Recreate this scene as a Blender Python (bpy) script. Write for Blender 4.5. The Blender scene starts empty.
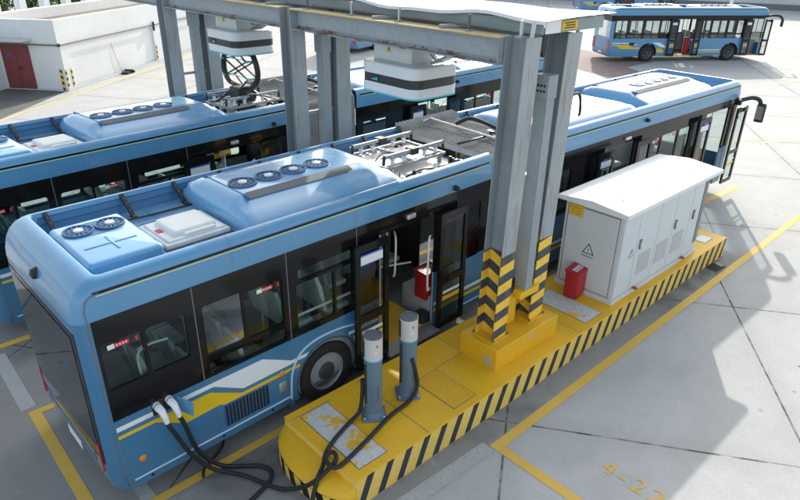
import bpy, math, random
from mathutils import Vector, Matrix
from mathutils.geometry import tessellate_polygon
random.seed(7)
R = math.radians
scene = bpy.context.scene
col = scene.collection
PI = math.pi

# ------------------------------------------------------------------ materials
MATS = {}
def nodes_of(name):
    m = bpy.data.materials.new(name); m.use_nodes = True
    nt = m.node_tree; b = nt.nodes['Principled BSDF']
    return m, nt, b
def N(nt, kind, **kw):
    n = nt.nodes.new(kind)
    for k, v in kw.items():
        if k.startswith('i_'):
            key = k[2:]
            key = int(key) if key.isdigit() else key.replace('_', ' ')
            n.inputs[key].default_value = v
        else: setattr(n, k, v)
    return n
def ramp(nt, fac, stops):
    r = nt.nodes.new('ShaderNodeValToRGB')
    el = r.color_ramp.elements
    while len(el) < len(stops): el.new(0.5)
    for e, (p, c) in zip(el, stops):
        e.position = p; e.color = c if len(c) == 4 else (*c, 1)
    nt.links.new(fac, r.inputs[0]); return r.outputs[0]
def mixc(nt, fac, a, b, mode='MIX'):
    m = nt.nodes.new('ShaderNodeMix'); m.data_type = 'RGBA'; m.blend_type = mode
    for s, v in ((0, fac), (6, a), (7, b)):
        if hasattr(v, 'is_linked') or hasattr(v, 'links'): nt.links.new(v, m.inputs[s])
        else: m.inputs[s].default_value = (*v, 1) if isinstance(v, tuple) and len(v) == 3 else v
    return m.outputs[2]
def math_(nt, op, a, b=None, c=None):
    m = nt.nodes.new('ShaderNodeMath'); m.operation = op
    for s, v in ((0, a), (1, b), (2, c)):
        if v is None: continue
        if hasattr(v, 'links'): nt.links.new(v, m.inputs[s])
        else: m.inputs[s].default_value = v
    return m.outputs[0]
def noise(nt, vec, scale, detail=4, rough=.55, dist=0):
    n = nt.nodes.new('ShaderNodeTexNoise'); n.inputs['Scale'].default_value = scale
    n.inputs['Detail'].default_value = detail; n.inputs['Roughness'].default_value = rough
    n.inputs['Distortion'].default_value = dist
    nt.links.new(vec, n.inputs['Vector']); return n.outputs['Fac']
def objco(nt, scale=(1, 1, 1)):
    t = nt.nodes.new('ShaderNodeTexCoord'); mp = nt.nodes.new('ShaderNodeMapping')
    mp.inputs['Scale'].default_value = scale
    nt.links.new(t.outputs['Object'], mp.inputs['Vector']); return mp.outputs[0]
def bump(nt, b, h, strength=.2, dist=.01):
    bp = nt.nodes.new('ShaderNodeBump'); bp.inputs['Strength'].default_value = strength
    bp.inputs['Distance'].default_value = dist
    nt.links.new(h, bp.inputs['Height']); nt.links.new(bp.outputs[0], b.inputs['Normal'])

def mat(name, base, rough=.5, metal=0, var=.12, vscale=3, coat=0, bumpy=0, spec=.5):
    """painted / plastic surface with slight large and small tone variation"""
    if name in MATS: return MATS[name]
    m, nt, b = nodes_of(name)
    v = objco(nt)
    f1 = noise(nt, v, vscale, 5, .6); f2 = noise(nt, v, vscale * 14, 3)
    lo = tuple(c * (1 - var) for c in base); hi = tuple(min(1, c * (1 + var * .6)) for c in base)
    c = ramp(nt, f1, [(.3, lo), (.7, hi)])
    c = mixc(nt, math_(nt, 'MULTIPLY', f2, var * .8), c, tuple(x * .6 for x in base))
    nt.links.new(c, b.inputs['Base Color'])
    rr = nt.nodes.new('ShaderNodeMapRange'); nt.links.new(f1, rr.inputs[0])
    rr.inputs[3].default_value = max(.02, rough - .06); rr.inputs[4].default_value = min(1, rough + .1)
    nt.links.new(rr.outputs[0], b.inputs['Roughness'])
    b.inputs['Metallic'].default_value = metal
    b.inputs['Coat Weight'].default_value = coat; b.inputs['Coat Roughness'].default_value = .06
    b.inputs['Specular IOR Level'].default_value = spec
    if bumpy: bump(nt, b, noise(nt, v, vscale * 20, 3), bumpy, .004)
    MATS[name] = m; return m

def glass(name, tint, refl=.5):
    m = bpy.data.materials.new(name); m.use_nodes = True; nt = m.node_tree
    nt.nodes.clear()
    out = nt.nodes.new('ShaderNodeOutputMaterial'); mx = nt.nodes.new('ShaderNodeMixShader')
    tr = nt.nodes.new('ShaderNodeBsdfTransparent'); gl = nt.nodes.new('ShaderNodeBsdfGlossy')
    tr.inputs[0].default_value = (*tint, 1); gl.inputs['Roughness'].default_value = .03
    gl.inputs['Color'].default_value = (.9, .95, 1, 1)
    fr = nt.nodes.new('ShaderNodeFresnel'); fr.inputs[0].default_value = 1.5
    v = objco(nt); f = noise(nt, v, 1.7, 3)
    k = math_(nt, 'MULTIPLY_ADD', fr.outputs[0], refl * 2.0, math_(nt, 'MULTIPLY', f, .06))
    nt.links.new(k, mx.inputs[0]); nt.links.new(tr.outputs[0], mx.inputs[1]); nt.links.new(gl.outputs[0], mx.inputs[2])
    nt.links.new(mx.outputs[0], out.inputs[0])
    MATS[name] = m; return m

def worn(name, base, wear_col, thr=.62, scale=2.2, rough=.6, dark=.25, streak=False, coords=(1, 1, 1), thr_w=.03, dirt=(.10, .085, .06)):
    """paint worn through to another colour, with stains"""
    if name in MATS: return MATS[name]
    m, nt, b = nodes_of(name); v = objco(nt, coords)
    f = noise(nt, v, scale, 8, .68, .4); g = noise(nt, v, scale * .35, 4, .6); h = noise(nt, v, scale * 9, 4, .6)
    c = ramp(nt, g, [(.3, tuple(x * .86 for x in base)), (.7, base)])
    c = mixc(nt, math_(nt, 'MULTIPLY', ramp(nt, h, [(.45, (0, 0, 0)), (.75, (1, 1, 1))]), dark), c, dirt)
    w = ramp(nt, f, [(thr, (0, 0, 0)), (thr + thr_w, (1, 1, 1))])
    c = mixc(nt, w, c, wear_col)
    nt.links.new(c, b.inputs['Base Color']); b.inputs['Roughness'].default_value = rough
    bump(nt, b, h, .12, .004)
    MATS[name] = m; return m

def concrete_ground():
    m, nt, b = nodes_of('concrete_ground'); tc = nt.nodes.new('ShaderNodeTexCoord')
    v = tc.outputs['Object']
    mp = nt.nodes.new('ShaderNodeMapping'); mp.vector_type = 'TEXTURE'
    mp.inputs['Rotation'].default_value = (0, 0, R(35.0))
    nt.links.new(v, mp.inputs[0]); sx = nt.nodes.new('ShaderNodeSeparateXYZ')
    wob = noise(nt, v, 1.3, 3)
    nt.links.new(mp.outputs[0], sx.inputs[0])
    # slab coordinates: u along 35 deg, w across it
    u = math_(nt, 'DIVIDE', math_(nt, 'SUBTRACT', sx.outputs[0], 7.16), 4.23)
    w = math_(nt, 'DIVIDE', math_(nt, 'ADD', sx.outputs[1], .06), 4.0)
    fu = math_(nt, 'FLOOR', u); fw = math_(nt, 'FLOOR', w)
    du = math_(nt, 'MULTIPLY', math_(nt, 'PINGPONG', u, .5), 4.23)
    dw = math_(nt, 'MULTIPLY', math_(nt, 'PINGPONG', w, .5), 4.0)
    d = math_(nt, 'MINIMUM', du, dw)
    d = math_(nt, 'ADD', d, math_(nt, 'MULTIPLY', math_(nt, 'SUBTRACT', noise(nt, v, 7, 4), .5), .018))
    joint = nt.nodes.new('ShaderNodeMapRange'); nt.links.new(d, joint.inputs[0])
    joint.inputs[1].default_value = .010; joint.inputs[2].default_value = .022
    joint.inputs[3].default_value = 1; joint.inputs[4].default_value = 0
    near_j = nt.nodes.new('ShaderNodeMapRange'); nt.links.new(d, near_j.inputs[0])
    near_j.inputs[1].default_value = 0; near_j.inputs[2].default_value = .35
    near_j.inputs[3].default_value = 1; near_j.inputs[4].default_value = 0
    cx = nt.nodes.new('ShaderNodeCombineXYZ'); nt.links.new(fu, cx.inputs[0]); nt.links.new(fw, cx.inputs[1])
    wn = nt.nodes.new('ShaderNodeTexWhiteNoise'); nt.links.new(cx.outputs[0], wn.inputs[0])
    big = noise(nt, v, .16, 5, .6, .5); mid = noise(nt, v, .9, 6, .65, .6); fine = noise(nt, v, 26, 4, .6)
    st = objco(nt, (1, 1, 1)); 
    streak = nt.nodes.new('ShaderNodeMapping'); streak.inputs['Scale'].default_value = (.25, 2.2, 1)
    streak.inputs['Rotation'].default_value = (0, 0, R(-20)); nt.links.new(v, streak.inputs[0])
    sk = noise(nt, streak.outputs[0], 1.1, 6, .65, .8)
    c = ramp(nt, mid, [(.25, (.42, .42, .412)), (.55, (.49, .49, .48)), (.8, (.53, .528, .518))])
    c = mixc(nt, math_(nt, 'MULTIPLY', wn.outputs[0], .16), c, (.42, .417, .405))
    c = mixc(nt, math_(nt, 'MULTIPLY', ramp(nt, big, [(.42, (0, 0, 0)), (.68, (1, 1, 1))]), .28), c, (.39, .385, .372))
    c = mixc(nt, math_(nt, 'MULTIPLY', ramp(nt, sk, [(.5, (0, 0, 0)), (.72, (1, 1, 1))]), .20), c, (.37, .365, .352))
    c = mixc(nt, math_(nt, 'MULTIPLY', ramp(nt, fine, [(.42, (0, 0, 0)), (.75, (1, 1, 1))]), .28), c, (.30, .295, .285))
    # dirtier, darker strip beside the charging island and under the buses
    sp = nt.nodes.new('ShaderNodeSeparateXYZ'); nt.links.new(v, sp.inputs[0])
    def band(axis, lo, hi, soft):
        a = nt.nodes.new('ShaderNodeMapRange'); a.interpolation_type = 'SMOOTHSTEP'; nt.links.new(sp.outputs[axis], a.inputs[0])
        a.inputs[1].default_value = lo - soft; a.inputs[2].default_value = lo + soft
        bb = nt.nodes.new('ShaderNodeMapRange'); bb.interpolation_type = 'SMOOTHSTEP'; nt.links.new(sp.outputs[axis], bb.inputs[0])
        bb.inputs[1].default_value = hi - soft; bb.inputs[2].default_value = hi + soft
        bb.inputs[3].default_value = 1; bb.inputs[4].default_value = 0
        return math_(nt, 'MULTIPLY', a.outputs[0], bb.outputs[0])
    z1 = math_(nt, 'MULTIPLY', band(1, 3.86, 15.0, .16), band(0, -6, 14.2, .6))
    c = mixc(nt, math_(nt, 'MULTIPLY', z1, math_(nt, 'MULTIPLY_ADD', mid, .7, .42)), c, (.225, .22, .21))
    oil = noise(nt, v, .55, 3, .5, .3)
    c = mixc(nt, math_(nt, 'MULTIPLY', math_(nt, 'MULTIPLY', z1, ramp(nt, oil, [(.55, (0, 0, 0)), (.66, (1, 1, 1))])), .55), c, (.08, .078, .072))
    vo = nt.nodes.new('ShaderNodeTexVoronoi'); vo.inputs['Scale'].default_value = 1.6; nt.links.new(v, vo.inputs[0])
    spots = math_(nt, 'MULTIPLY', ramp(nt, vo.outputs['Distance'], [(.045, (1, 1, 1)), (.07, (0, 0, 0))]), ramp(nt, noise(nt, v, .5, 2), [(.5, (0, 0, 0)), (.6, (1, 1, 1))]))
    g2 = noise(nt, v, 3.4, 9, .72, .3)
    c = mixc(nt, math_(nt, 'MULTIPLY', ramp(nt, g2, [(.50, (0, 0, 0)), (.72, (1, 1, 1))]), .30), c, (.34, .336, .325))
    c = mixc(nt, math_(nt, 'MULTIPLY', ramp(nt, g2, [(.30, (1, 1, 1)), (.42, (0, 0, 0))]), .30), c, (.52, .515, .50))
    ck = nt.nodes.new('ShaderNodeTexVoronoi'); ck.feature = 'DISTANCE_TO_EDGE'; ck.inputs['Scale'].default_value = .42
    cw = nt.nodes.new('ShaderNodeVectorMath'); cw.operation = 'ADD'; nt.links.new(v, cw.inputs[0])
    cn = nt.nodes.new('ShaderNodeTexNoise'); cn.inputs['Scale'].default_value = 1.8; cn.inputs['Detail'].default_value = 6; nt.links.new(v, cn.inputs[0]); nt.links.new(cn.outputs['Color'], cw.inputs[1]); nt.links.new(cw.outputs[0], ck.inputs[0])
    crack = math_(nt, 'MULTIPLY', ramp(nt, ck.outputs['Distance'], [(.0025, (1, 1, 1)), (.006, (0, 0, 0))]), ramp(nt, noise(nt, v, .33, 2), [(.57, (0, 0, 0)), (.64, (1, 1, 1))]))
    c = mixc(nt, math_(nt, 'MULTIPLY', crack, .4), c, (.10, .10, .098))
    c = mixc(nt, math_(nt, 'MULTIPLY', spots, .8), c, (.06, .06, .06))
    c = mixc(nt, math_(nt, 'MULTIPLY', near_j.outputs[0], math_(nt, 'MULTIPLY', mid, .35)), c, (.25, .245, .235))
    c = mixc(nt, math_(nt, 'MULTIPLY', joint.outputs[0], ramp(nt, noise(nt, v, 2.3, 5, .7), [(.36, (.18, .18, .18)), (.56, (.92, .92, .92))])), c, (.05, .055, .06))
    nt.links.new(c, b.inputs['Base Color']); b.inputs['Roughness'].default_value = .85
    b.inputs['Specular IOR Level'].default_value = .25
    bump(nt, b, math_(nt, 'SUBTRACT', fine, math_(nt, 'MULTIPLY', joint.outputs[0], 1.5)), .25, .006)
    return m

def stripe_mat(name, kx, ky, period, off, duty, ca, cb, ztop=None, steel=None):
    """hazard stripes running along s = z - kx*x - ky*y; above ztop the bare steel colour"""
    m, nt, b = nodes_of(name); t = nt.nodes.new('ShaderNodeTexCoord'); v = t.outputs['Object']
    s = nt.nodes.new('ShaderNodeSeparateXYZ'); nt.links.new(v, s.inputs[0])
    a = math_(nt, 'SUBTRACT', math_(nt, 'SUBTRACT', s.outputs[2], math_(nt, 'MULTIPLY', s.outputs[0], kx)), math_(nt, 'MULTIPLY', s.outputs[1], ky))
    fr = math_(nt, 'FRACT', math_(nt, 'DIVIDE', math_(nt, 'ADD', a, off), period))
    sel = math_(nt, 'LESS_THAN', fr, duty)
    g = noise(nt, v, 4, 6, .6); h = noise(nt, v, 30, 4)
    c = mixc(nt, sel, ca, cb)
    c = mixc(nt, math_(nt, 'MULTIPLY', ramp(nt, g, [(.5, (0, 0, 0)), (.8, (1, 1, 1))]), .45), c, tuple((x + y) * .3 for x, y in zip(ca, (.3, .28, .25))))
    c = mixc(nt, ramp(nt, noise(nt, v, 6, 8, .7), [(.68, (0, 0, 0)), (.71, (1, 1, 1))]), c, (.33, .31, .26))
    if ztop is not None:
        top = math_(nt, 'GREATER_THAN', s.outputs[2], ztop)
        sc = objco(nt, (3, 3, .35))
        st = noise(nt, sc, 3.2, 6, .7, .3); st2 = noise(nt, v, 1.4, 5, .6)
        sc_ = mixc(nt, ramp(nt, st2, [(.35, (0, 0, 0)), (.7, (1, 1, 1))]), tuple(x * .8 for x in steel), steel)
        sc_ = mixc(nt, math_(nt, 'MULTIPLY', ramp(nt, st, [(.53, (0, 0, 0)), (.68, (1, 1, 1))]), .85), sc_, (.30, .20, .11))
        c = mixc(nt, top, c, sc_)
    nt.links.new(c, b.inputs['Base Color']); b.inputs['Roughness'].default_value = .55
    bump(nt, b, h, .1, .003)
    MATS[name] = m; return m

def bus_paint(name, base, rough=.28, dust=.35, grime=.5, coat=.6):
    m, nt, b = nodes_of(name); t = nt.nodes.new('ShaderNodeTexCoord'); v = t.outputs['Object']
    sp = nt.nodes.new('ShaderNodeSeparateXYZ'); nt.links.new(v, sp.inputs[0])
    ge = nt.nodes.new('ShaderNodeNewGeometry'); gn = nt.nodes.new('ShaderNodeSeparateXYZ'); nt.links.new(ge.outputs['Normal'], gn.inputs[0])
    f = noise(nt, v, .8, 4, .6); fine = noise(nt, v, 22, 5, .65)
    c = ramp(nt, f, [(.3, tuple(x * .94 for x in base)), (.7, tuple(min(1, x * 1.04) for x in base))])
    # dust lying on upward faces
    up = ramp(nt, gn.outputs[2], [(.55, (0, 0, 0)), (.95, (1, 1, 1))])
    dn = ramp(nt, noise(nt, objco(nt, (.7, 1.6, 1)), 2.4, 7, .68, .5), [(.40, (0, 0, 0)), (.78, (1, 1, 1))])
    c = mixc(nt, math_(nt, 'MULTIPLY', math_(nt, 'MULTIPLY', up, dn), dust), c, (.46, .47, .46))
    # run-off streaks down the sides
    st = ramp(nt, noise(nt, objco(nt, (7, 7, .35)), 2.2, 5, .7), [(.56, (0, 0, 0)), (.75, (1, 1, 1))])
    side = ramp(nt, math_(nt, 'ABSOLUTE', gn.outputs[2]), [(.2, (1, 1, 1)), (.6, (0, 0, 0))])
    c = mixc(nt, math_(nt, 'MULTIPLY', math_(nt, 'MULTIPLY', st, side), .22), c, tuple(x * .5 + .05 for x in base))
    # road grime on the skirt
    lo = nt.nodes.new('ShaderNodeMapRange'); lo.interpolation_type = 'SMOOTHSTEP'; nt.links.new(sp.outputs[2], lo.inputs[0])
    lo.inputs[1].default_value = .30; lo.inputs[2].default_value = .85; lo.inputs[3].default_value = 1; lo.inputs[4].default_value = 0
    gr = math_(nt, 'MULTIPLY', lo.outputs[0], ramp(nt, noise(nt, v, 3.5, 7, .7), [(.35, (0, 0, 0)), (.7, (1, 1, 1))]))
    c = mixc(nt, math_(nt, 'MULTIPLY', gr, grime), c, (.10, .105, .10))
    nt.links.new(c, b.inputs['Base Color'])
    rr = nt.nodes.new('ShaderNodeMapRange'); nt.links.new(math_(nt, 'MULTIPLY', fine, dn), rr.inputs[0])
    rr.inputs[3].default_value = rough; rr.inputs[4].default_value = min(.9, rough + .35); nt.links.new(rr.outputs[0], b.inputs['Roughness'])
    b.inputs['Coat Weight'].default_value = coat; b.inputs['Coat Roughness'].default_value = .07
    bump(nt, b, noise(nt, v, 2.6, 2, .4), .10, .03)
    MATS[name] = m
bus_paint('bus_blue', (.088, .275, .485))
bus_paint('bus_side_shade', (.050, .190, .350))  # bus blue darkened: shade on the articulated sides is put into the colour
bus_paint('bus_inner', (.035, .165, .345), .4, .3, 0, .2)  # darker blue paints shade onto the inner fairing ribs; fan spokes share it
bus_paint('bus_blue_roof', (.105, .290, .490), .38, .5, 0, .3)
bus_paint('bus_pod', (.165, .385, .61), .26, .30, 0, .7)
mat('rim_dark', (.085, .085, .088), .5, .5, .3, 9)
mat('bus_blue_dark', (.04, .13, .28), .45, 0, .1, 2)
mat('frame_grey', (.40, .41, .42), .5, .5, .2, 8)
mat('gloss_black', (.009, .0095, .010), .07, 0, .1, 1, spec=.34)
mat('rubber', (.018, .018, .019), .8, 0, .25, 5, bumpy=.3)
mat('black_plastic', (.02, .021, .023), .5, 0, .2, 4)
mat('roof_white', (.87, .86, .83), .5, 0, .08, 3)
mat('paint_white', (.78, .79, .80), .4, 0, .05, 2)
mat('stripe_white', (.80, .82, .84), .35, 0, .03, 2, coat=.4)
mat('stripe_yellow', (.78, .52, .02), .35, 0, .04, 2, coat=.4)
mat('trim_pale', (.45, .62, .78), .3, 0, .05, 2)
mat('strip_green', (.42, .60, .50), .4, 0, .05, 2)
mat('aluminium', (.60, .61, .62), .35, .85, .1, 6)
mat('rim_metal', (.36, .365, .37), .45, .6, .35, 9)
mat('interior_grey', (.27, .29, .30), .7, 0, .12, 2)
mat('interior_light', (.42, .44, .45), .6, 0, .08, 2)
mat('interior_floor', (.14, .145, .15), .75, 0, .15, 3)
mat('seat_teal', (.20, .28, .29), .6, 0, .12, 5)
mat('seat_shell', (.58, .59, .56), .45, 0, .08, 5)
mat('rail_white', (.74, .75, .74), .35, 0, .05, 5)
mat('red_paint', (.42, .014, .02), .4, 0, .12, 4)
mat('sign_red', (.62, .03, .03), .5, 0, .04, 4)
mat('sign_blue', (.03, .12, .50), .5, 0, .04, 4)
mat('orange_lens', (.80, .25, .02), .3, 0, .05, 4)
mat('red_lens', (.55, .02, .03), .25, 0, .05, 4, coat=.5)
mat('copper', (.50, .14, .06), .45, .4, .2, 8)
mat('bellows_grey', (.43, .445, .455), .7, 0, .22, 4, bumpy=.2)
mat('bellows_roof', (.62, .61, .59), .8, 0, .28, 4, bumpy=.2)
mat('pit_dark', (.035, .035, .035), .9, 0, .2, 3)
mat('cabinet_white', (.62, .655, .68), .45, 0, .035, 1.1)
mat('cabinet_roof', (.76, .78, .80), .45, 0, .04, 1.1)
mat('seam_grey', (.16, .17, .18), .6, 0, .1, 4)
mat('vent_grey', (.47, .48, .48), .6, 0, .12, 30)
mat('hood_white', (.66, .69, .71), .38, 0, .04, 1.5)
mat('hood_band', (.025, .027, .03), .35, 0, .1, 3)
mat('teal_edge', (.03, .50, .62), .4, 0, .05, 3)
mat('label_yellow', (.80, .50, .03), .5, 0, .1, 6)
mat('bollard_blue', (.125, .19, .25), .5, 0, .16, 3)
mat('bollard_top', (.12, .14, .16), .35, .3, .15, 6)
mat('bollard_cap', (.60, .58, .55), .4, 0, .04, 3)
mat('ring_blue', (.10, .40, .58), .4, 0, .05, 3)
mat('cable_black', (.016, .018, .022), .55, 0, .15, 8)
mat('door_maroon', (.22, .05, .05), .6, 0, .18, 2)
mat('pipe_rust', (.20, .15, .12), .7, .2, .25, 4)
mat('roof_brown', (.20, .17, .14), .9, 0, .3, 1.2)
mat('wall_grey', (.60, .62, .63), .8, 0, .1, .5)
mat('canopy_sheet', (.72, .73, .73), .6, 0, .05, .8)
mat('deck_grey', (.27, .335, .36), .55, 0, .15, 1.5)
mat('bark', (.07, .05, .035), .9, 0, .3, 4)
mat('brick_red', (.26, .19, .185), .9, 0, .25, 3)
mat('sign_black', (.015, .015, .015), .5, 0, .1, 5)
mat('fan_dark', (.02, .055, .12), .5, 0, .2, 8)
glass('window_glass', (.66, .78, .76), .24)
glass('door_glass', (.62, .70, .70), .40)
glass('rear_glass', (.14, .17, .19), .55)
worn('island_yellow', (.90, .50, .014), (.58, .48, .26), .655, 2.9, .5, .20, dirt=(.36, .22, .05))
worn('plinth_yellow', (.86, .47, .014), (.42, .41, .38), .61, 2.6, .5, .22, dirt=(.36, .22, .05))
worn('island_side', (.94, .64, .14), (.36, .34, .30), .72, 3.0, .55, .25, dirt=(.22, .17, .08))
worn('hatch_paint', (.66, .67, .66), (.80, .47, .03), .545, 2.8, .6, .2)
worn('cover_yellow', (.85, .465, .014), (.55, .45, .25), .66, 3.3, .55, .32, dirt=(.30, .20, .05))
worn('line_yellow', (.74, .47, .075), (.46, .42, .30), .70, 5, .7, .15, dirt=(.30, .26, .18))
worn('line_far', (.72, .55, .24), (.50, .48, .42), .6, 2, .75, .2, dirt=(.40, .37, .3))
worn('line_faded', (.46, .465, .46), (.30, .30, .29), .64, 3, .8, .35)
worn('patch_concrete', (.42, .42, .41), (.22, .22, .21), .60, 1.4, .85, .3)
worn('render_white', (.77, .785, .79), (.60, .58, .53), .70, .7, .85, .12, dirt=(.4, .38, .34), thr_w=.12)
worn('steel_paint', (.30, .35, .385), (.24, .13, .06), .655, 2.2, .5, .25, coords=(2, 2, .5), thr_w=.08)
worn('beam_web', (.34, .395, .44), (.20, .21, .22), .64, 1.6, .5, .25, thr_w=.1)
worn('beam_rust', (.30, .335, .36), (.17, .075, .035), .535, 5.5, .6, .2, coords=(1, .55, 1), thr_w=.05)
worn('beam_top', (.62, .47, .20), (.42, .33, .22), .52, 3.2, .65, .3, thr_w=.1)
stripe_mat('column_stripes', .13, .38, .30, .0, .5, (.87, .53, .04), (.045, .055, .075), 2.2, (.27, .315, .35))
stripe_mat('column_flange_lit', .13, .38, .30, .0, .5, (.90, .57, .06), (.05, .06, .08), 2.2, (.37, .415, .445))  # lighter copy of the column paint: skylight on the near flange is painted in
stripe_mat('post_stripes', .0, .5, .26, 0, .5, (.80, .50, .04), (.02, .02, .025))

def leafmat():
    m, nt, b = nodes_of('foliage'); v = objco(nt)
    c = ramp(nt, noise(nt, v, 1.1, 4), [(.3, (.030, .060, .014)), (.55, (.07, .12, .025)), (.75, (.17, .19, .04))])
    nt.links.new(c, b.inputs['Base Color']); b.inputs['Roughness'].default_value = .7
    b.inputs['Subsurface Weight'].default_value = 0
    MATS['foliage'] = m
leafmat()

# ------------------------------------------------------------------ geometry helpers
class MB:
    def __init__(s): s.v = []; s.f = []; s.mi = []; s.sm = []; s.mats = []; s.cur = 0; s.smooth = False
    def m(s, name):
        if name not in s.mats: s.mats.append(name)
        s.cur = s.mats.index(name); return s
    def add(s, vs, fs, smooth=None):
        o = len(s.v); s.v += [tuple(v) for v in vs]
        for f in fs:
            s.f.append([i + o for i in f]); s.mi.append(s.cur); s.sm.append(s.smooth if smooth is None else smooth)
        return s
    def box(s, x0, x1, y0, y1, z0, z1):
        v = [(x, y, z) for z in (z0, z1) for y in (y0, y1) for x in (x0, x1)]
        return s.add(v, [(0, 2, 3, 1), (4, 5, 7, 6), (0, 1, 5, 4), (2, 6, 7, 3), (0, 4, 6, 2), (1, 3, 7, 5)], False)
    def rbox(s, x0, x1, y0, y1, z0, z1, r=.02, n=2):
        """box with rounded edges (all vertical edges and the top)"""
        r = min(r, (x1 - x0) * .49, (y1 - y0) * .49, (z1 - z0) * .98)
        rings = []
        def ring(off, z):
            pts = []
            for cx, cy, a0 in ((x1 - r, y1 - r, 0), (x0 + r, y1 - r, 90), (x0 + r, y0 + r, 180), (x1 - r, y0 + r, 270)):
                for k in range(n + 1):
                    a = R(a0 + 90 * k / n); rr = max(r - off, .0005)
                    pts.append((cx + rr * math.cos(a), cy + rr * math.sin(a), z))
            return pts
        rings.append(ring(0, z0))
        for k in range(n + 1):
            a = R(90 * k / n); rings.append(ring(r * (1 - math.cos(a)), z1 - r + r * math.sin(a)))
        return s.loft(rings, True, cap=True)
    def loft(s, rings, closed=False, cap=False, smooth=True):
        n = len(rings[0]); vs = [p for r_ in rings for p in r_]; fs = []
        for i in range(len(rings) - 1):
            for j in range(n if closed else n - 1):
                k = (j + 1) % n
                fs.append((i * n + j, i * n + k, (i + 1) * n + k, (i + 1) * n + j))
        s.add(vs, fs, smooth)
        if cap:
            s.add(rings[0], [tuple(range(n))[::-1]], False); s.add(rings[-1], [tuple(range(n))], False)
        return s
    def tube(s, pts, r, n=8, cap=True, closed=False):
        pts = [Vector(p) for p in pts]; rings = []; up = None
        for i, p in enumerate(pts):
            t = (pts[min(i + 1, len(pts) - 1)] - pts[max(i - 1, 0)])
            if t.length < 1e-9: t = Vector((0, 0, 1))
            t.normalize()
            if up is None: up = Vector((0, 0, 1)) if abs(t.z) < .9 else Vector((1, 0, 0))
            a = t.cross(up).normalized(); up = a.cross(t).normalized(); rr = r[i] if isinstance(r, (list, tuple)) else r
            rings.append([p + (a * math.cos(2 * PI * k / n) + up * math.sin(2 * PI * k / n)) * rr for k in range(n)])
        return s.loft(rings, True, cap=cap)
    def lathe(s, prof, c=(0, 0, 0), axis='z', n=24, smooth=True):
        rings = []
        for r_, h in prof:
            ring = []
            for k in range(n):
                a = 2 * PI * k / n; p = (r_ * math.cos(a), r_ * math.sin(a))
                if axis == 'z': ring.append((c[0] + p[0], c[1] + p[1], c[2] + h))
                elif axis == 'y': ring.append((c[0] + p[0], c[1] + h, c[2] + p[1]))
                else: ring.append((c[0] + h, c[1] + p[0], c[2] + p[1]))
            rings.append(ring)
        return s.loft(rings, True, smooth=smooth)
    def quad(s, a, b, c, d): return s.add([a, b, c, d], [(0, 1, 2, 3)], False)
    def bar(s, p, q, w, h=None):
        """rectangular bar from p to q"""
        h = h or w; p = Vector(p); q = Vector(q); t = (q - p).normalized()
        up = Vector((0, 0, 1)) if abs(t.z) < .95 else Vector((1, 0, 0))
        a = t.cross(up).normalized(); u = a.cross(t).normalized()
        r_ = lambda c: [c + a * w / 2 + u * h / 2, c - a * w / 2 + u * h / 2, c - a * w / 2 - u * h / 2, c + a * w / 2 - u * h / 2]
        return s.loft([r_(p), r_(q)], True, cap=True, smooth=False)
    def prism(s, outline, holes, f0, f1):
        """slab between two mappings f0(u,w), f1(u,w) of a 2-D outline with holes"""
        loops = [outline] + list(holes); flat = [p for l in loops for p in l]
        tris = tessellate_polygon([[Vector((p[0], p[1], 0)) for p in l] for l in loops])
        n = len(flat)
        s.add([f0(*p) for p in flat] + [f1(*p) for p in flat], [tuple(t) for t in tris] + [tuple(i + n for i in t)[::-1] for t in tris], False)
        o = 0
        for l in loops:
            k = len(l); vs = [f0(*p) for p in l] + [f1(*p) for p in l]
            s.add(vs, [(i, (i + 1) % k, (i + 1) % k + k, i + k) for i in range(k)], False)
        return s
    def xz(s, outline, y0, y1, holes=()):
        return s.prism(outline, holes, lambda u, w: (u, y0, w), lambda u, w: (u, y1, w))
    def xy(s, outline, z0, z1, holes=()):
        return s.prism(outline, holes, lambda u, w: (u, w, z0), lambda u, w: (u, w, z1))
    def yz(s, outline, x0, x1, holes=()):
        return s.prism(outline, holes, lambda u, w: (x0, u, w), lambda u, w: (x1, u, w))
    def build(s, name, mats=None, parent=None, loc=None, rot=None, bevel=0, kind=None, label=None):
        me = bpy.data.meshes.new(name); me.from_pydata(s.v, [], s.f)
        for mn in (s.mats or [mats]): me.materials.append(MATS[mn])
        for p, i, sm in zip(me.polygons, s.mi, s.sm): p.material_index = i; p.use_smooth = sm
        import bmesh
        bm = bmesh.new(); bm.from_mesh(me); bmesh.ops.remove_doubles(bm, verts=bm.verts, dist=1e-5)
        bmesh.ops.recalc_face_normals(bm, faces=bm.faces); bm.to_mesh(me); bm.free()
        me.set_sharp_from_angle(angle=R(40))
        o = bpy.data.objects.new(name, me); col.objects.link(o)
        if parent: o.parent = parent
        if loc: o.location = loc
        if rot: o.rotation_euler = rot
        if bevel:
            bv = o.modifiers.new('Bevel', 'BEVEL'); bv.width = bevel; bv.segments = 2; bv.limit_method = 'ANGLE'; bv.angle_limit = R(50)
        if kind: o['kind'] = kind
        if label: o['label'] = label
        return o
def mb(m): return MB().m(m)
def tag(o, label, cat, group=None):
    o['label'] = label; o['category'] = cat
    if group: o['group'] = group
    return o
def thing(name, label, cat, loc=(0, 0, 0), rz=0, group=None):
    o = bpy.data.objects.new(name, None); col.objects.link(o); o.empty_display_size = .3
    o.location = loc; o.rotation_euler = (0, 0, rz); return tag(o, label, cat, group)
KIDS = {}
def kids(o): return [c for c in bpy.data.objects if c.parent == o]
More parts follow.
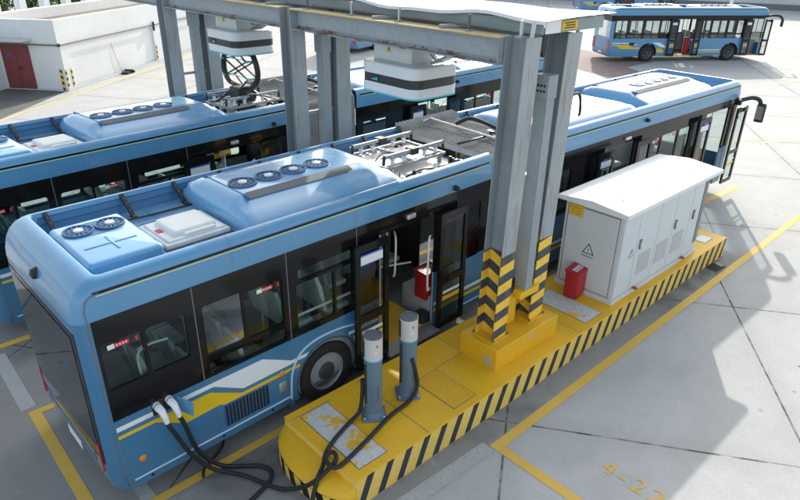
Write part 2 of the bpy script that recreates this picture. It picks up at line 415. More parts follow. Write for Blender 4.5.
def copy_tree(o, parent=None, skip=()):
    c = o.copy(); col.objects.link(c)
    if parent: c.parent = parent
    for ch in kids(o):
        if ch.name.split('.')[0] in skip: continue
        copy_tree(ch, c)
    return c
def smooth_path(pts, sub=6):
    P = [Vector(p) for p in pts]; out = []
    for i in range(len(P) - 1):
        p0, p1, p2, p3 = P[max(i - 1, 0)], P[i], P[i + 1], P[min(i + 2, len(P) - 1)]
        for k in range(sub):
            t = k / sub
            out.append(.5 * ((2 * p1) + (p2 - p0) * t + (2 * p0 - 5 * p1 + 4 * p2 - p3) * t * t + (3 * p1 - p0 - 3 * p2 + p3) * t ** 3))
    out.append(P[-1]); return out
def text_mesh(txt, size, matname, name, extrude=0):
    cu = bpy.data.curves.new('lettering', 'FONT'); cu.body = txt; cu.size = size; cu.space_character = 1.3; cu.extrude = extrude
    cu.align_x = 'CENTER'; cu.align_y = 'CENTER'
    t = bpy.data.objects.new('lettering', cu); col.objects.link(t)
    bpy.context.view_layer.update()
    me = bpy.data.meshes.new_from_object(t.evaluated_get(bpy.context.evaluated_depsgraph_get()))
    bpy.data.objects.remove(t); bpy.data.curves.remove(cu)
    me.name = name; me.materials.clear(); me.materials.append(MATS[matname])
    o = bpy.data.objects.new(name, me); col.objects.link(o); return o

# ------------------------------------------------------------------ bus parts
W = 2.4
def rect(x0, x1, z0, z1, r=0.0):
    if r <= 0: return [(x0, z0), (x1, z0), (x1, z1), (x0, z1)]
    p = []
    for cx, cz, a0 in ((x1 - r, z1 - r, 0), (x0 + r, z1 - r, 90), (x0 + r, z0 + r, 180), (x1 - r, z0 + r, 270)):
        for k in range(4):
            a = R(a0 + 30 * k); p.append((cx + r * math.cos(a), cz + r * math.sin(a)))
    return p
def notched(x0, x1, z0, z1, notches):
    """outline with notches rising from the bottom edge: ('door',xa,xb,zt) or ('wheel',xc,zc,r)"""
    pts = [(x0, z1), (x0, z0)]
    for nt_ in sorted(notches, key=lambda q: q[1]):
        if nt_[0] == 'door': pts += [(nt_[1], z0), (nt_[1], nt_[3]), (nt_[2], nt_[3]), (nt_[2], z0)]
        else:
            _, xc, zc, r = nt_; a0 = math.asin((z0 - zc) / r)
            for k in range(15):
                a = (PI - a0) + (a0 - (PI - a0)) * k / 14
                pts.append((xc + r * math.cos(a), zc + r * math.sin(a)))
    pts += [(x1, z0), (x1, z1)]; return pts
def plan_ring(xj, er, es, rc, z, x_end=0., sign=1):
    """rounded end of the body seen from above, from the near side round to the far side"""
    pts = [(x_end + sign * xj, es, z)]
    for k in range(6):
        a = R(90 * k / 5); pts.append((x_end + sign * (er + rc - rc * math.sin(a)), es + rc - rc * math.cos(a), z))
    for t in (.25, .5, .75): pts.append((x_end + sign * er, es + rc + (W - 2 * es - 2 * rc) * t, z))
    for k in range(6):
        a = R(90 * (1 - k / 5)); pts.append((x_end + sign * (er + rc - rc * math.sin(a)), W - es - rc + rc * math.cos(a), z))
    pts.append((x_end + sign * xj, W - es, z)); return pts
SIDE_PROF = [(0, 2.62), (0, 2.92), (.010, 2.965), (.035, 3.01), (.07, 3.037), (.11, 3.05), (.135, 3.045), (.15, 3.02), (.16, 2.78)]
END_PROF = [(0, 2.62), (.012, 2.72), (.05, 2.84), (.10, 2.93), (.17, 2.995), (.25, 3.035), (.31, 3.05), (.335, 3.045), (.35, 3.02), (.36, 2.78)]

def add_end(b, x_end, sign, front=False, style=0):
    rc = .15 if not front else .26
    J = .16 if not front else .30
    pm = 'bus_blue' if style else 'bus_side_shade'; p = mb(pm)
    zs = [.30, .36, .55, 1.0, 1.30, 2.45, 2.62]; ers = [.06, .02, 0, 0, 0, 0, 0]
    if front or style:
        zc = (1.0, 2.5) if front else (1.36, 2.30)
        lo = [z for z in zs if z < zc[0]] + [zc[0]]; hi = [zc[1], 2.62]
        for zz in (lo, hi):
            if zz is hi: p = mb('gloss_black')
            p.loft([plan_ring(J, ers[zs.index(z)] if z in zs else 0, 0, rc, z, x_end, sign) for z in zz])
            if zz is lo: p.build('front_panel' if front else 'rear_panel', parent=b)
        p.build('end_header', parent=b); p = None
        if not front:
            for a, c in ((0, 7), (9, 16)): mb(pm).loft([plan_ring(J, 0, 0, rc, z, x_end, sign)[a:c + 1] for z in zc]).build('rear_pillar', parent=b)
    else: p.loft([plan_ring(J, e, 0 if e < .03 else .02, rc, z, x_end, sign) for z, e in zip(zs, ers)])
    if p: p.build('rear_panel', parent=b)
    c = mb('bus_blue')
    rings = []
    for i in range(10):
        s_ = SIDE_PROF[min(i, 8)] if i < 9 else (.16, 2.78)
        s_ = [(0, 2.62), (0, 2.75), (0, 2.87), (.004, 2.94), (.025, 3.0), (.065, 3.035), (.11, 3.05), (.135, 3.045), (.15, 3.02), (.16, 2.78)][i]
        e_ = END_PROF[i]
        ring = plan_ring(.42, e_[0], s_[0], max(.02, rc - s_[0] * .6), 0, x_end, sign)
        out = []
        n = len(ring)
        for j, q in enumerate(ring):
            t = min(j, n - 1 - j) / 5.0; t = min(1, t)
            out.append((q[0], q[1], s_[1] * (1 - t) + e_[1] * t))
        rings.append(out)
    c.loft(rings); c.build('front_cap' if front else 'rear_cap', parent=b)
    g = mb('rear_glass')
    def sub(z, lo, hi):
        r_ = plan_ring(J, -.004, -.004, rc, z, x_end, sign); return r_[lo:hi]
    if front:
        gm = mb('door_glass'); gm.loft([sub(z, 1, 15) for z in (1.0, 2.58)]); gm.build('windscreen', parent=b)
        d = mb('sign_black'); x = x_end + sign * -.008
        d.quad((x, .5, 2.3), (x, W - .5, 2.3), (x, W - .5, 2.55), (x, .5, 2.55)); d.build('destination_display', parent=b)
    else:
        x = x_end - sign * .009
        if style:
            gm = mb('door_glass'); gm.quad((x_end, .2, 1.34), (x_end, W - .2, 1.34), (x_end, W - .2, 2.32), (x_end, .2, 2.32)); gm.build('rear_window', parent=b)
            gm = mb('gloss_black'); gm.xz(rect(-.2, .2, 0, 1), 0, .001) if False else gm.box(x_end - .006, x_end + .01, .14, W - .14, 2.28, 2.62); gm.build('rear_display', parent=b)
        else: gm = mb('gloss_black'); gm.loft([sub(z, 5, 12) for z in (.74, 2.5)]); gm.build('rear_window', parent=b)
        if not style: g.quad((x, .20, .80), (x, W - .20, .80), (x, W - .20, 2.42), (x, .20, 2.42)); g.build('rear_pane', parent=b)
        for y in (.10, W - .30):
            l = mb('red_lens'); l.box(x_end - (.03 if style else .016), x_end + .01, y + (0 if style else .06), y + (.20 if style else .11), .60, 1.24 if style else 1.0); l.build('tail_light', parent=b)
        s2 = mb('seam_grey')
        s2.box(x_end - .006, x_end, .42, W - .42, .60, .612).box(x_end - .006, x_end, .42, W - .42, 1.18, 1.192)
        s2.box(x_end - .006, x_end, .42, .432, .6, 1.19).box(x_end - .006, x_end, W - .432, W - .42, .6, 1.19); s2.build('engine_hatch_seam', parent=b)
        pl = mb('paint_white'); pl.box(x_end - .012, x_end - .004, .95, 1.40, .40, .53); pl.build('number_plate', parent=b)
        cam = mb('black_plastic'); cam.lathe([(.0, -.06), (.055, -.04), (.075, .02), (.06, .06), (0, .07)], (x_end + .03, 1.15, 2.79), 'x', 14); cam.build('rear_camera', parent=b)

def make_wheel(b, x, y, sign=-1):
    r = bpy.data.objects.new('wheel', None); col.objects.link(r); r.parent = b; r.location = (x, y, .485); r.empty_display_size = .2
    r.rotation_euler = (0, 0, 0 if sign < 0 else PI)
    t = mb('rubber'); t.lathe([(.30, .02), (.33, .005), (.40, -.008), (.455, .0), (.478, .03), (.484, .06), (.484, .24), (.46, .27), (.30, .27)], (0, 0, 0), 'y', 36); t.build('tyre', parent=r)
    m = mb('rim_metal')
    m.lathe([(.302, .02), (.296, .012), (.285, .022), (.272, .10), (.258, .15), (.24, .125)], (0, 0, 0), 'y', 32)
    m.m('rim_dark').lathe([(.24, .125), (.16, .08), (.145, .05), (.135, .03), (.12, -.005), (.07, -.015), (0, -.015)], (0, 0, 0), 'y', 32)
    m.m('rim_metal')
    for k in range(10):
        a = 2 * PI * k / 10
        m.lathe([(.016, .055), (.016, .02), (.010, .012), (0, .012)], (.165 * math.cos(a), .03, .165 * math.sin(a)), 'y', 8)
    m.m('pit_dark')
    for k in range(10):
        a = 2 * PI * (k + .5) / 10
        m.lathe([(.033, .004), (.031, -.004), (0, -.004)], (.215 * math.cos(a), .098, .215 * math.sin(a)), 'y', 12)
    m.build('rim', parent=r)
    l = mb('pit_dark')
    prof = [(.553 * math.cos(R(a)), .015 + .553 * math.sin(R(a))) for a in range(-18, 199, 12)]
    l.loft([[(px * 1.02, -.026, pz * 1.02) for px, pz in prof], [(px, -.026, pz) for px, pz in prof], [(px, .55, pz) for px, pz in prof]], False); l.build('wheel_arch_liner', parent=r)
    return r

def ring_frame(o, x0, x1, z0, z1, y0, y1, t):
    return o.xz(rect(x0, x1, z0, z1, .05), y0, y1, [rect(x0 + t, x1 - t, z0 + t, z1 - t, .03)[::-1]])

def add_windows(b, wins, y, far=False, stickers=(), sub=None):
    """wins: (x0,x1,z0,z1); glass sheet set just inside the black band, with a thin frame"""
    for i, (x0, x1, z0, z1) in enumerate(wins):
        s = -1 if not far else 1
        g = mb('window_glass'); yy = y - s * .012
        g.quad((x0 - .01, yy, z0 - .01), (x1 + .01, yy, z0 - .01), (x1 + .01, yy, z1 + .01), (x0 - .01, yy, z1 + .01))
        w = g.build('window_pane', parent=b)
        if i in stickers and not far:
            st = MB(); st.m('sign_red').box(x1 - .29, x1 - .14, y - .004, y + .004, z1 - .085, z1 - .03)
            st.m('stripe_white').box(x1 - .37, x1 - .295, y - .004, y + .004, z1 - .085, z1 - .03)
            for k in range(4): st.box(x1 - .278 + k * .033, x1 - .262 + k * .033, y - .006, y - .0045, z1 - .07, z1 - .045)
            st.build('emergency_sticker', parent=w)
            hm = mb('sign_red'); hm.rbox(x1 - .07, x1 - .04, y - .004, y + .02, z1 - .09, z1 - .03, .01); hm.build('glass_hammer', parent=w)

def wall_mesh(b, x0, x1, notches, wins, y, far, paint='bus_side_shade'):
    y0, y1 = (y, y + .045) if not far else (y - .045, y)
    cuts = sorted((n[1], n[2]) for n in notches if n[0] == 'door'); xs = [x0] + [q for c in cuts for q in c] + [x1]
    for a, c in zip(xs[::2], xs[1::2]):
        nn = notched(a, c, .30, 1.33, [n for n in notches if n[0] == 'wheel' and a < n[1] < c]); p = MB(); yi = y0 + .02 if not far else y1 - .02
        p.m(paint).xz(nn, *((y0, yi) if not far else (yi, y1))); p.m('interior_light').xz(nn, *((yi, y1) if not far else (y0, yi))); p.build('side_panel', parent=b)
    d = [('door', n[1], n[2], n[3]) for n in notches if n[0] == 'door']
    k = mb('gloss_black')
    k.xz(notched(x0, x1, 1.33, 2.62, d), y0 - (.003 if not far else 0), y1 + (.003 if far else 0), [rect(a, c, e, f, .04)[::-1] for a, c, e, f in wins])
    k.build('window_band', parent=b)

def fairing(b, x0, x1, far):
    ribs = [(.155, 2.99), (.145, 2.975), (.16, 2.94), (.17, 2.90), (.15, 2.885), (.165, 2.84), (.185, 2.80), (.19, 2.78)]
    prof = SIDE_PROF[:-1] + ribs
    n = 2
    f = mb('bus_blue'); f.mats.append('bus_inner')
    xs = [x0, x1]
    f.loft([[(x, (y if not far else W - y), z) for y, z in prof] for x in xs], False)
    for i in range(len(SIDE_PROF) - 1, len(prof) - 1): f.mi[i] = 1
    f.build('roof_fairing', parent=b)

def strips(b, x0, x1):
    s = MB(); s.m('gloss_black').box(x0, x1, -.004, .012, 2.905, 2.935)
    s.m('strip_green').box(x0 + .03, x1 - .02, -.008, .012, 2.884, 2.904); s.build('gutter_strip', parent=b)

def fan_mesh(parent, x, y, z, r):
    f = MB(); f.m('fan_dark').lathe([(r, .0), (0, .0)], (x, y, z + .003), 'z', 28)
    f.m('bus_blue_dark').lathe([(r * 1.08, 0), (r * 1.06, .022), (r * .96, .022), (r * .94, .0)], (x, y, z), 'z', 28)
    f.m('bus_inner')
    for k in range(14):
        a = 2 * PI * k / 14; c, s_ = math.cos(a), math.sin(a)
        f.bar((x + .3 * r * c, y + .3 * r * s_, z + .014), (x + .97 * r * c, y + .97 * r * s_, z + .014), .011, .006)
    f.m('bus_inner').lathe([(r * .66, .012), (r * .66, .018), (r * .62, .018), (r * .62, .012)], (x, y, z), 'z', 24)
    f.m('paint_white').lathe([(r * .34, .010), (r * .33, .03), (r * .22, .038), (0, .040)], (x, y, z), 'z', 20)
    f.build('fan', parent=parent)

def small_ac(b, x0):
    x1, y0, y1 = x0 + .86, .52, 1.82
    u = mb('bus_pod'); u.rbox(x0, x1, y0, y1, 2.78, 2.985, .06, 4)
    u.m('bus_blue').rbox(x0 + .42, x0 + .455, .74, 1.16, 2.98, 2.996, .012).rbox(x0 + .12, x0 + .72, .93, .965, 2.98, 2.996, .012)
    u.m('fan_dark'); 
    for k in range(3): u.box(x0 - .006, x0 + .004, 1.30 + k * .13, 1.37 + k * .13, 2.82, 2.93)
    u.m('seam_grey').box(x0 + .02, x1 - .02, y0 - .004, y0 + .01, 2.84, 2.848)
    o = u.build('roof_unit', parent=b)
    r_ = mb('bus_blue_dark')
    r_.loft([[(x0 + .43 + .36 * math.cos(2 * PI * k / 28), 1.49 + .22 * math.sin(2 * PI * k / 28), 2.9865) for k in range(28)]] * 2, True, cap=True); r_.build('fan_recess', parent=o)
    for i in (0, 1): fan_mesh(o, x0 + .25 + .37 * i, 1.49, 2.988, .165)

def big_ac(b, x0, x1, nf, fx0, fdx, z=3.15, y0=.22, y1=2.16):
    prof = [(0, 0), (.03, .30), (.10, .55), (.20, .70), (.30, .82), (.36, .985), (.375, 1.0), (.55, 1.0), (.80, .99), (.88, .93), (.95, .75), (.985, .45), (1, 0)]
    u = mb('bus_pod'); h = z - 2.78
    xs = [(0, .30), (.03, .52), (.08, .74), (.16, .91), (.26, .99), (.40, 1.0)]
    L = x1 - x0; rings = []
    seq = [(x0 + a, s_) for a, s_ in xs] + [(x0 + L * .5, 1)] + [(x1 - a, s_) for a, s_ in xs[::-1]]
    for x, s_ in seq: rings.append([(x, y0 + (y1 - y0) * t, 2.78 + h * min(q, s_ * (q * .25 + .75) if q > 0 else 0)) for t, q in prof])
    u.loft(rings, False, cap=True)
    o = u.build('air_conditioner', parent=b)
    yr = y0 + (y1 - y0) * .345
    g = MB(); g.m('seam_grey').quad((x0 + .30, yr - .085, z - .048), (fx0 + fdx * nf - .1, yr - .085, z - .048), (fx0 + fdx * nf - .1, yr + .028, z + .006), (x0 + .30, yr + .028, z + .006))
    g.m('bus_blue_dark').box(x0 + .26, x0 + .268, yr - .12, y1 - .2, z - .06, z + .004)
    g.build('side_grille', parent=o)
    v = mb('bus_blue_dark')
    for k in range(2): v.quad((x0 + .012, 1.35 + k * .22, 2.88), (x0 + .012, 1.53 + k * .22, 2.88), (x0 + .075, 1.53 + k * .22, 3.0), (x0 + .075, 1.35 + k * .22, 3.0))
    v.build('vent_slot', parent=o)
    for i in range(nf): fan_mesh(o, fx0 + fdx * i, y0 + (y1 - y0) * .54, z + .002, .185)

def roof_hatch(b, x0):
    h = mb('roof_white'); h.rbox(x0, x0 + .86, .72, 1.52, 2.79, 2.84, .02, 2); h.rbox(x0 + .05, x0 + .81, .77, 1.47, 2.84, 2.865, .015, 2)
    h.rbox(x0 + .16, x0 + .74, .84, 1.40, 2.86, 2.93, .045, 3)
    h.rbox(x0 + .28, x0 + .70, .78, .86, 2.86, 2.90, .02, 2).rbox(x0 + .28, x0 + .70, 1.38, 1.45, 2.86, 2.90, .02, 2)
    o = h.build('roof_hatch', parent=b)
    s = mb('sign_red'); s.box(x0 + .07, x0 + .14, 1.08, 1.20, 2.864, 2.871); s.build('warning_label', parent=o)
    q = mb('pipe_rust'); q.box(x0 - .02, x0 + .88, .69, 1.55, 2.781, 2.789); q.build('sealant', parent=o)

def brackets(b, xs):
    for x in xs:
        m = mb('black_plastic')
        p0 = Vector((x, W - .150, 3.035)); p1 = Vector((x + .02, W - .40, 2.795))
        m.bar(p0, p1, .05, .035); m.box(x - .01, x + .06, W - .46, W - .36, 2.785, 2.797)
        m.m('copper').box(x + .005, x + .045, W - .45, W - .42, 2.797, 2.81)
        m.m('aluminium')
        for t in (.25, .5, .75):
            q = p0.lerp(p1, t); m.lathe([(.008, 0), (.008, .024), (0, .024)], (q.x, q.y, q.z), 'z', 6)
        m.build('bracket', parent=b)

def roof_floor(b, x0, x1):
    f = mb('bus_blue_roof'); f.quad((x0, .15, 2.78), (x1, .15, 2.78), (x1, W - .15, 2.78), (x0, W - .15, 2.78))
    n = int((x1 - x0) / .09)
    f.box(x0, x1, W - .62, W - .60, 2.779, 2.786).box(x0, x1, W - .72, W - .705, 2.779, 2.786)
    f.box(x0, x1, .5, .515, 2.779, 2.786)
    for k in range(int((x1 - x0) / .55)):
        xx = x0 + .3 + .55 * k
        f.rbox(xx, xx + .035, .30, W - .30, 2.779, 2.787, .004)
    f.build('roof_panel', parent=b)
    for k in range(1, int((x1 - x0) / 1.9) + 1):
        xx = x0 + 1.9 * k - .4
        sm_ = mb('seam_grey'); sm_.loft([[(xx + q, y - .0008, z + .0008) for y, z in SIDE_PROF[:7]] for q in (0, .005)], False); sm_.build('fairing_seam', parent=b)
    cd = mb('black_plastic'); cd.tube(smooth_path([(x0 + .1, W - .52, 2.80)] + [(x0 + .1 + (x1 - x0 - .2) * q / 9, W - .52 + .02 * math.sin(q * 2.1), 2.80 + .006 * math.sin(q * 1.3)) for q in range(1, 10)], 3), .013, 6); cd.build('roof_conduit', parent=b)
    c = mb('interior_light'); c.quad((x0, .05, 2.60), (x1, .05, 2.60), (x1, W - .05, 2.60), (x0, W - .05, 2.60)); c.build('ceiling', parent=b)

def floor_part(b, x0, x1, doors=()):
    f = mb('interior_floor'); f.box(x0, x1, .06, W - .06, .31, .37)
    for a, c in doors: f.m('cover_yellow').box(a + .02, c - .02, .05, 1.15, .371, .375)
    f.build('bus_floor', parent=b)

def make_seat(b, x, y, z, face=1):
    s = MB(); s.m('seat_shell')
    f = face
    s.rbox(min(x, x + .40 * f), max(x, x + .40 * f), y, y + .42, z + .36, z + .43, .03)
    def bk(dx, zz): return x + dx * f, zz
    pts = [bk(.0, z + .42), bk(-.04, z + .60), bk(-.09, z + .85), bk(-.11, z + 1.0)]
    rings = []
    for (px, pz), w in zip(pts, (.42, .44, .42, .30)):
        c = y + .21; rings.append([(px, c - w / 2, pz), (px, c + w / 2, pz), (px - .05 * f, c + w / 2 - .02, pz), (px - .05 * f, c - w / 2 + .02, pz)])
    s.loft(rings, True, cap=True)
    s.m('seat_teal'); rings = []
    for (px, pz), w in zip(pts, (.36, .37, .35, .22)):
        c = y + .21; rings.append([(px + .015 * f, c - w / 2, pz), (px + .015 * f, c + w / 2, pz), (px + .002 * f, c + w / 2, pz), (px + .002 * f, c - w / 2, pz)])
    s.loft(rings, True, cap=True); s.rbox(min(x + .02 * f, x + .38 * f), max(x + .02 * f, x + .38 * f), y + .03, y + .39, z + .42, z + .45, .02)
    s.m('aluminium').box(x + .1 * f - .03, x + .1 * f + .03, y + .17, y + .25, z, z + .36)
    s.build('seat', parent=b)

def leaf(b, x0, x1, y, label_on=True, z0=.33, z1=2.40):
    """glazed black door leaf hanging proud of the side"""
    l = mb('gloss_black'); zm = 1.18
    l.xz(rect(x0, x1, z0, z1, .03), y, y + .045, [rect(x0 + .085, x1 - .085, zm + .09, z1 - .12, .02)[::-1], rect(x0 + .085, x1 - .085, z0 + .12, zm - .03, .02)[::-1]])
    o = l.build('door_leaf', parent=b)
    g = mb('door_glass')
    for a, c in ((zm + .09, z1 - .12), (z0 + .12, zm - .03)): g.quad((x0 + .08, y + .02, a), (x1 - .08, y + .02, a), (x1 - .08, y + .02, c), (x0 + .08, y + .02, c))
    g.build('door_pane', parent=o)
    if label_on:
        s = MB(); s.m('stripe_white').box(x0 + .10, x1 - .13, y - .003, y + .003, z1 - .30, z1 - .17); s.m('sign_blue').box(x0 + .10, x1 - .13, y - .004, y + .003, z1 - .17, z1 - .145)
        s.m('sign_blue').box(x0 + .10, x1 - .13, y - .004, y + .003, z1 - .315, z1 - .30); s.build('door_notice', parent=o)
    s = MB(); s.m('stripe_yellow').xz(rect(x0 + .12, x1 - .12, z0 + .50, z0 + .57), y + .012, y + .016)
    s.m('stripe_white').xz(rect(x0 + .12, x1 - .12, z0 + .62, z0 + .67), y + .012, y + .016); s.build('leaf_stripe', parent=o)
    return o

def rails(b, pts, r=.016):
    t = mb('rail_white'); t.tube(smooth_path(pts, 4) if len(pts) > 2 else pts, r, 8); t.build('handrail', parent=b)

def panto_frame(b, x0=5.05):
    """folded current collector on the roof: frame, two contact bars, insulators"""
    p = mb('roof_white'); p.box(x0 - .1, x0 + 1.45, .42, 2.0, 2.782, 2.80); p.build('equipment_tray', parent=b)
    f = mb('frame_grey')
    x1 = x0 + 1.3
    for y in (.78, 1.72): f.bar((x0, y, 2.96), (x1, y, 2.96), .04, .04)
    for x in (x0, x0 + .62, x1): f.bar((x, .78, 2.955), (x, 1.72, 2.955), .04, .04)
    f.m('roof_white').box(x0 + .05, x1 - .05, .95, 1.55, 2.93, 2.945); f.m('frame_grey')
    for x in (x0 + .08, x1 - .08):
        for y in (.82, 1.68): f.lathe([(.03, 0), (.05, .02), (.03, .04), (.05, .06), (.03, .08), (.05, .10), (.03, .12), (.03, .14)], (x, y, 2.80), 'z', 10)
    f.build('collector_frame', parent=b)
    for y in (.86, 1.62):
        c = mb('frame_grey'); c.bar((x0 - .02, y, 3.13), (x1 + .02, y, 3.13), .045, .05)
        c.bar((x0 - .02, y + .07, 3.10), (x1 + .02, y + .07, 3.10), .03, .03)
        for t in (.12, .32, .68, .88):
            xx = x0 + 1.3 * t; c.m('paint_white').lathe([(.03, 0), (.042, .02), (.026, .05), (.042, .08), (.03, .11), (.03, .14)], (xx, y, 2.98), 'z', 10)
            c.m('frame_grey').box(xx - .05, xx + .05, y - .04, y + .10, 3.08, 3.10)
        c.m('black_plastic').box(x0 + .55, x0 + .70, y - .05, y + .11, 3.06, 3.165)
        for xx in (x0 - .02, x1 + .02): c.bar((xx, y, 3.16), (xx + (.02 if xx > x0 else -.02), y, 3.0), .03, .04)
        c.build('contact_bar', parent=b)
    rr = random.Random(3)
    for i in range(34):
        x = x0 + rr.uniform(-.05, 1.5); y = rr.choice([rr.uniform(.40, .72), rr.uniform(1.0, 1.5), rr.uniform(1.76, 1.95)]); h = rr.uniform(.05, .13)
        k = mb(rr.choice(['black_plastic', 'black_plastic', 'roof_white', 'aluminium', 'copper', 'bus_blue_dark']))
        if rr.random() < .5: k.lathe([(.03, 0), (.035, h * .5), (.028, h), (0, h)], (x, y, 2.80), 'z', 8)
        else: k.rbox(x - .045, x + .045, y - .03, y + .03, 2.80, 2.80 + h, .012)
        k.build('collector_fitting', parent=b)
    k = mb('black_plastic').tube(smooth_path([(x0 + .2, .6, 2.83), (x0 + .5, .55, 2.90), (x0 + .8, .62, 2.83), (x0 + 1.2, .5, 2.86)]), .014, 6)
    k.build('collector_cable', parent=b); k = mb('black_plastic'); k.tube(smooth_path([(x0 + .1, 1.2, 2.97), (x0 + .4, 1.3, 3.03), (x0 + .7, 1.15, 2.98)]), .012, 6)
    k.build('collector_cable', parent=b)

def livery_rm(b, dx=0):
    w = mb('stripe_white'); y0, y1 = -.004, .002
    def poly(o, pts): o.xz([(x + dx, z) for x, z in pts], y0, y1)
    poly(w, [(.17, 1.175), (.17, 1.235), (2.07, 1.235), (2.50, 1.005), (2.52, .945), (1.75, .94), (1.36, 1.175)]); w.build('livery_stripe', parent=b)
    w = mb('stripe_yellow')
    poly(w, [(.17, 1.07), (.17, 1.115), (1.30, 1.115), (1.72, .885), (2.55, .885), (2.55, .835), (1.47, .835), (1.40, .87), (.95, .85), (.60, 1.07)]); w.build('livery_stripe', parent=b)

def side_trim(b, x0, x1, gaps):
    xs = x0
    for a, c in sorted(gaps) + [(x1, x1)]:
        if a > xs + .05: mb('trim_pale').tube([(xs, -.012, .425), (a, -.012, .425)], .013, 6).build('skirt_trim', parent=b)
        xs = c

# ------------------------------------------------------------------ articulated bus
def articulated_bus(label):
    b = thing('articulated_bus', label, 'bus', (1.2, 6.048, 0), .0291)
    L = 6.66; xw = 3.13
    # ---- rear section
    wins = [(.20, .635, 1.74, 2.32), (.675, 1.14, 1.74, 2.32), (1.35, 1.86, 1.65, 2.32), (1.90, 2.45, 1.63, 2.29), (1.35, 2.47, 1.37, 1.545),
            (2.66, 3.28, 1.41, 2.11), (3.32, 3.62, 1.41, 2.11), (2.70, 3.62, 2.16, 2.32), (6.14, 6.44, 1.80, 2.30), (6.14, 6.44, 1.31, 1.62)]
    near = [('wheel', xw, .50, .56), ('door', 4.12, 5.34, 2.41)]
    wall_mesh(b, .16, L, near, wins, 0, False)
    add_windows(b, wins, 0, stickers=(0, 3))
    farw = [(.35, 1.2, 1.6, 2.3), (1.35, 2.5, 1.4, 2.3), (2.65, 3.75, 1.4, 2.3), (3.9, 5.0, 1.4, 2.3), (5.15, 6.4, 1.4, 2.3)]
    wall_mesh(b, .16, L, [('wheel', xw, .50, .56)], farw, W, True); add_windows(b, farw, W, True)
    for q in [(x, x + .012, -.0045, .01, 1.335, 2.615) for x in (1.25, 2.53, 3.70)] + [(.20, .206, -.003, .01, .32, 1.165), (1.26, 1.266, -.003, .01, .32, 1.06), (1.36, 1.366, -.003, .01, .32, .82), (2.42, 2.426, -.003, .01, .32, .82)]:
        mb('seam_grey').box(*q).build('panel_seam', parent=b)
    # bright window-ledge bars behind the glass
    for a, c, z in ((1.36, 2.46, 1.53), (2.67, 3.62, 1.60)): rails(b, [(a, .07, z), (c, .07, z)], .02)
    fairing(b, .42, L, False); fairing(b, .42, L, True)
    add_end(b, 0, 1)
    strips(b, .24, 6.58); livery_rm(b)
    mb('seam_grey').tube(smooth_path([(.30, -.002, 2.92), (.22, -.002, 2.905), (.16, -.001, 2.86), (.135, .001, 2.76), (.13, .001, 2.55), (.13, .001, .50)], 5), .006, 6).build('corner_seam', parent=b)
    for q in ([(2.50, 1.0), (2.52, .95), (2.74, .95), (2.80, 1.0)], rect(3.52, 4.11, .955, 1.0), rect(5.36, 6.62, .70, .76)): mb('stripe_white').xz(q, -.004, .002).build('livery_stripe', parent=b)
    for q in (rect(2.55, 2.64, .835, .885), rect(3.62, 4.11, .835, .885), rect(5.36, 6.62, .58, .635)): mb('stripe_yellow').xz(q, -.004, .002).build('livery_stripe', parent=b)
    # light trim that arches over the wheel
    t = mb('trim_pale'); pts = [(xw + .66 * math.cos(R(a)), -.012, .48 + .66 * math.sin(R(a))) for a in range(-12, 30, 6)][::-1]
    arc = [(2.46, -.012, .38), (2.47, -.012, .60), (2.50, -.012, .80), (2.58, -.012, .97), (2.72, -.012, 1.09), (2.95, -.012, 1.155), (3.3, -.012, 1.155), (3.62, -.012, 1.10), (3.85, -.012, 1.03)]
    t.tube(smooth_path(arc, 4), .017, 6); t.build('arch_trim', parent=b)
    ap = mb('bus_side_shade'); ap.xz(rect(2.44, 2.50, .24, .85), -.012, .03); ap.build('splash_guard', parent=b)
    side_trim(b, .24, 6.55, [(2.44, 5.96)])
    g = MB(); g.m('bus_blue_dark').xz(rect(1.45, 2.12, .475, .815), -.003, .003)
    g.m('sign_black')
    for k in range(13): g.xz(rect(1.475 + k * .05, 1.500 + k * .05, .49, .80), -.012, .0)
    g.build('louvre', parent=b)
    q = mb('aluminium'); q.rbox(2.28, 2.40, -.008, .02, .56, .72, .015); q.build('fuel_cap_cover', parent=b)
    for x, z in ((.38, .665), (2.34, .86)):
        o = mb('orange_lens'); o.lathe([(0, -.02), (.03, -.016), (.045, -.004), (.047, .004)], (x, 0, z), 'y', 14); o.build('marker_light', parent=b)
    for x in (.45, .95, 1.4, 2.15):
        o = mb('black_plastic'); o.lathe([(0, -.012), (.018, -.010), (.02, .0)], (x, 0, .36), 'y', 8); o.build('jack_plug', parent=b)
    # charging port with its flap swung open
    c = mb('sign_black'); c.rbox(.585, .83, -.007, .012, 1.165, 1.36, .01); po = c.build('charging_port', parent=b)
    f = mb('bus_blue'); f.prism([(0, 0), (.20, -.06), (.22, .14), (.02, .20)], [], lambda u, v: (.86 + u * .55, -.02 - u * .8, 1.12 + v), lambda u, v: (.872 + u * .55, -.028 - u * .8, 1.12 + v)); f.build('port_flap', parent=b)
    cm = mb('black_plastic'); cm.lathe([(0, -.09), (.03, -.085), (.045, -.03), (.05, .01)], (5.75, 0, 2.69), 'y', 12); cm.build('side_camera', parent=b)
    lamp = mb('aluminium'); lamp.rbox(4.66, 4.84, -.05, .01, 2.47, 2.54, .02); lamp.build('door_lamp', parent=b)
    # door
    leaf(b, 3.55, 4.19, -.15); leaf(b, 5.30, 5.95, -.15, False)
    st = mb('aluminium'); st.box(4.16, 5.28, -.24, .06, .345, .372); st.build('boarding_ramp', parent=b)
    dr = mb('gloss_black'); dr.box(4.05, 5.40, -.05, .04, 2.40, 2.46); dr.build('door_rail', parent=b)
    floor_part(b, .12, L, [(4.12, 5.34)])
    rails(b, [(4.42, .30, .38), (4.42, .30, 2.55)]); rails(b, [(4.75, .50, .38), (4.75, .50, 2.55)])
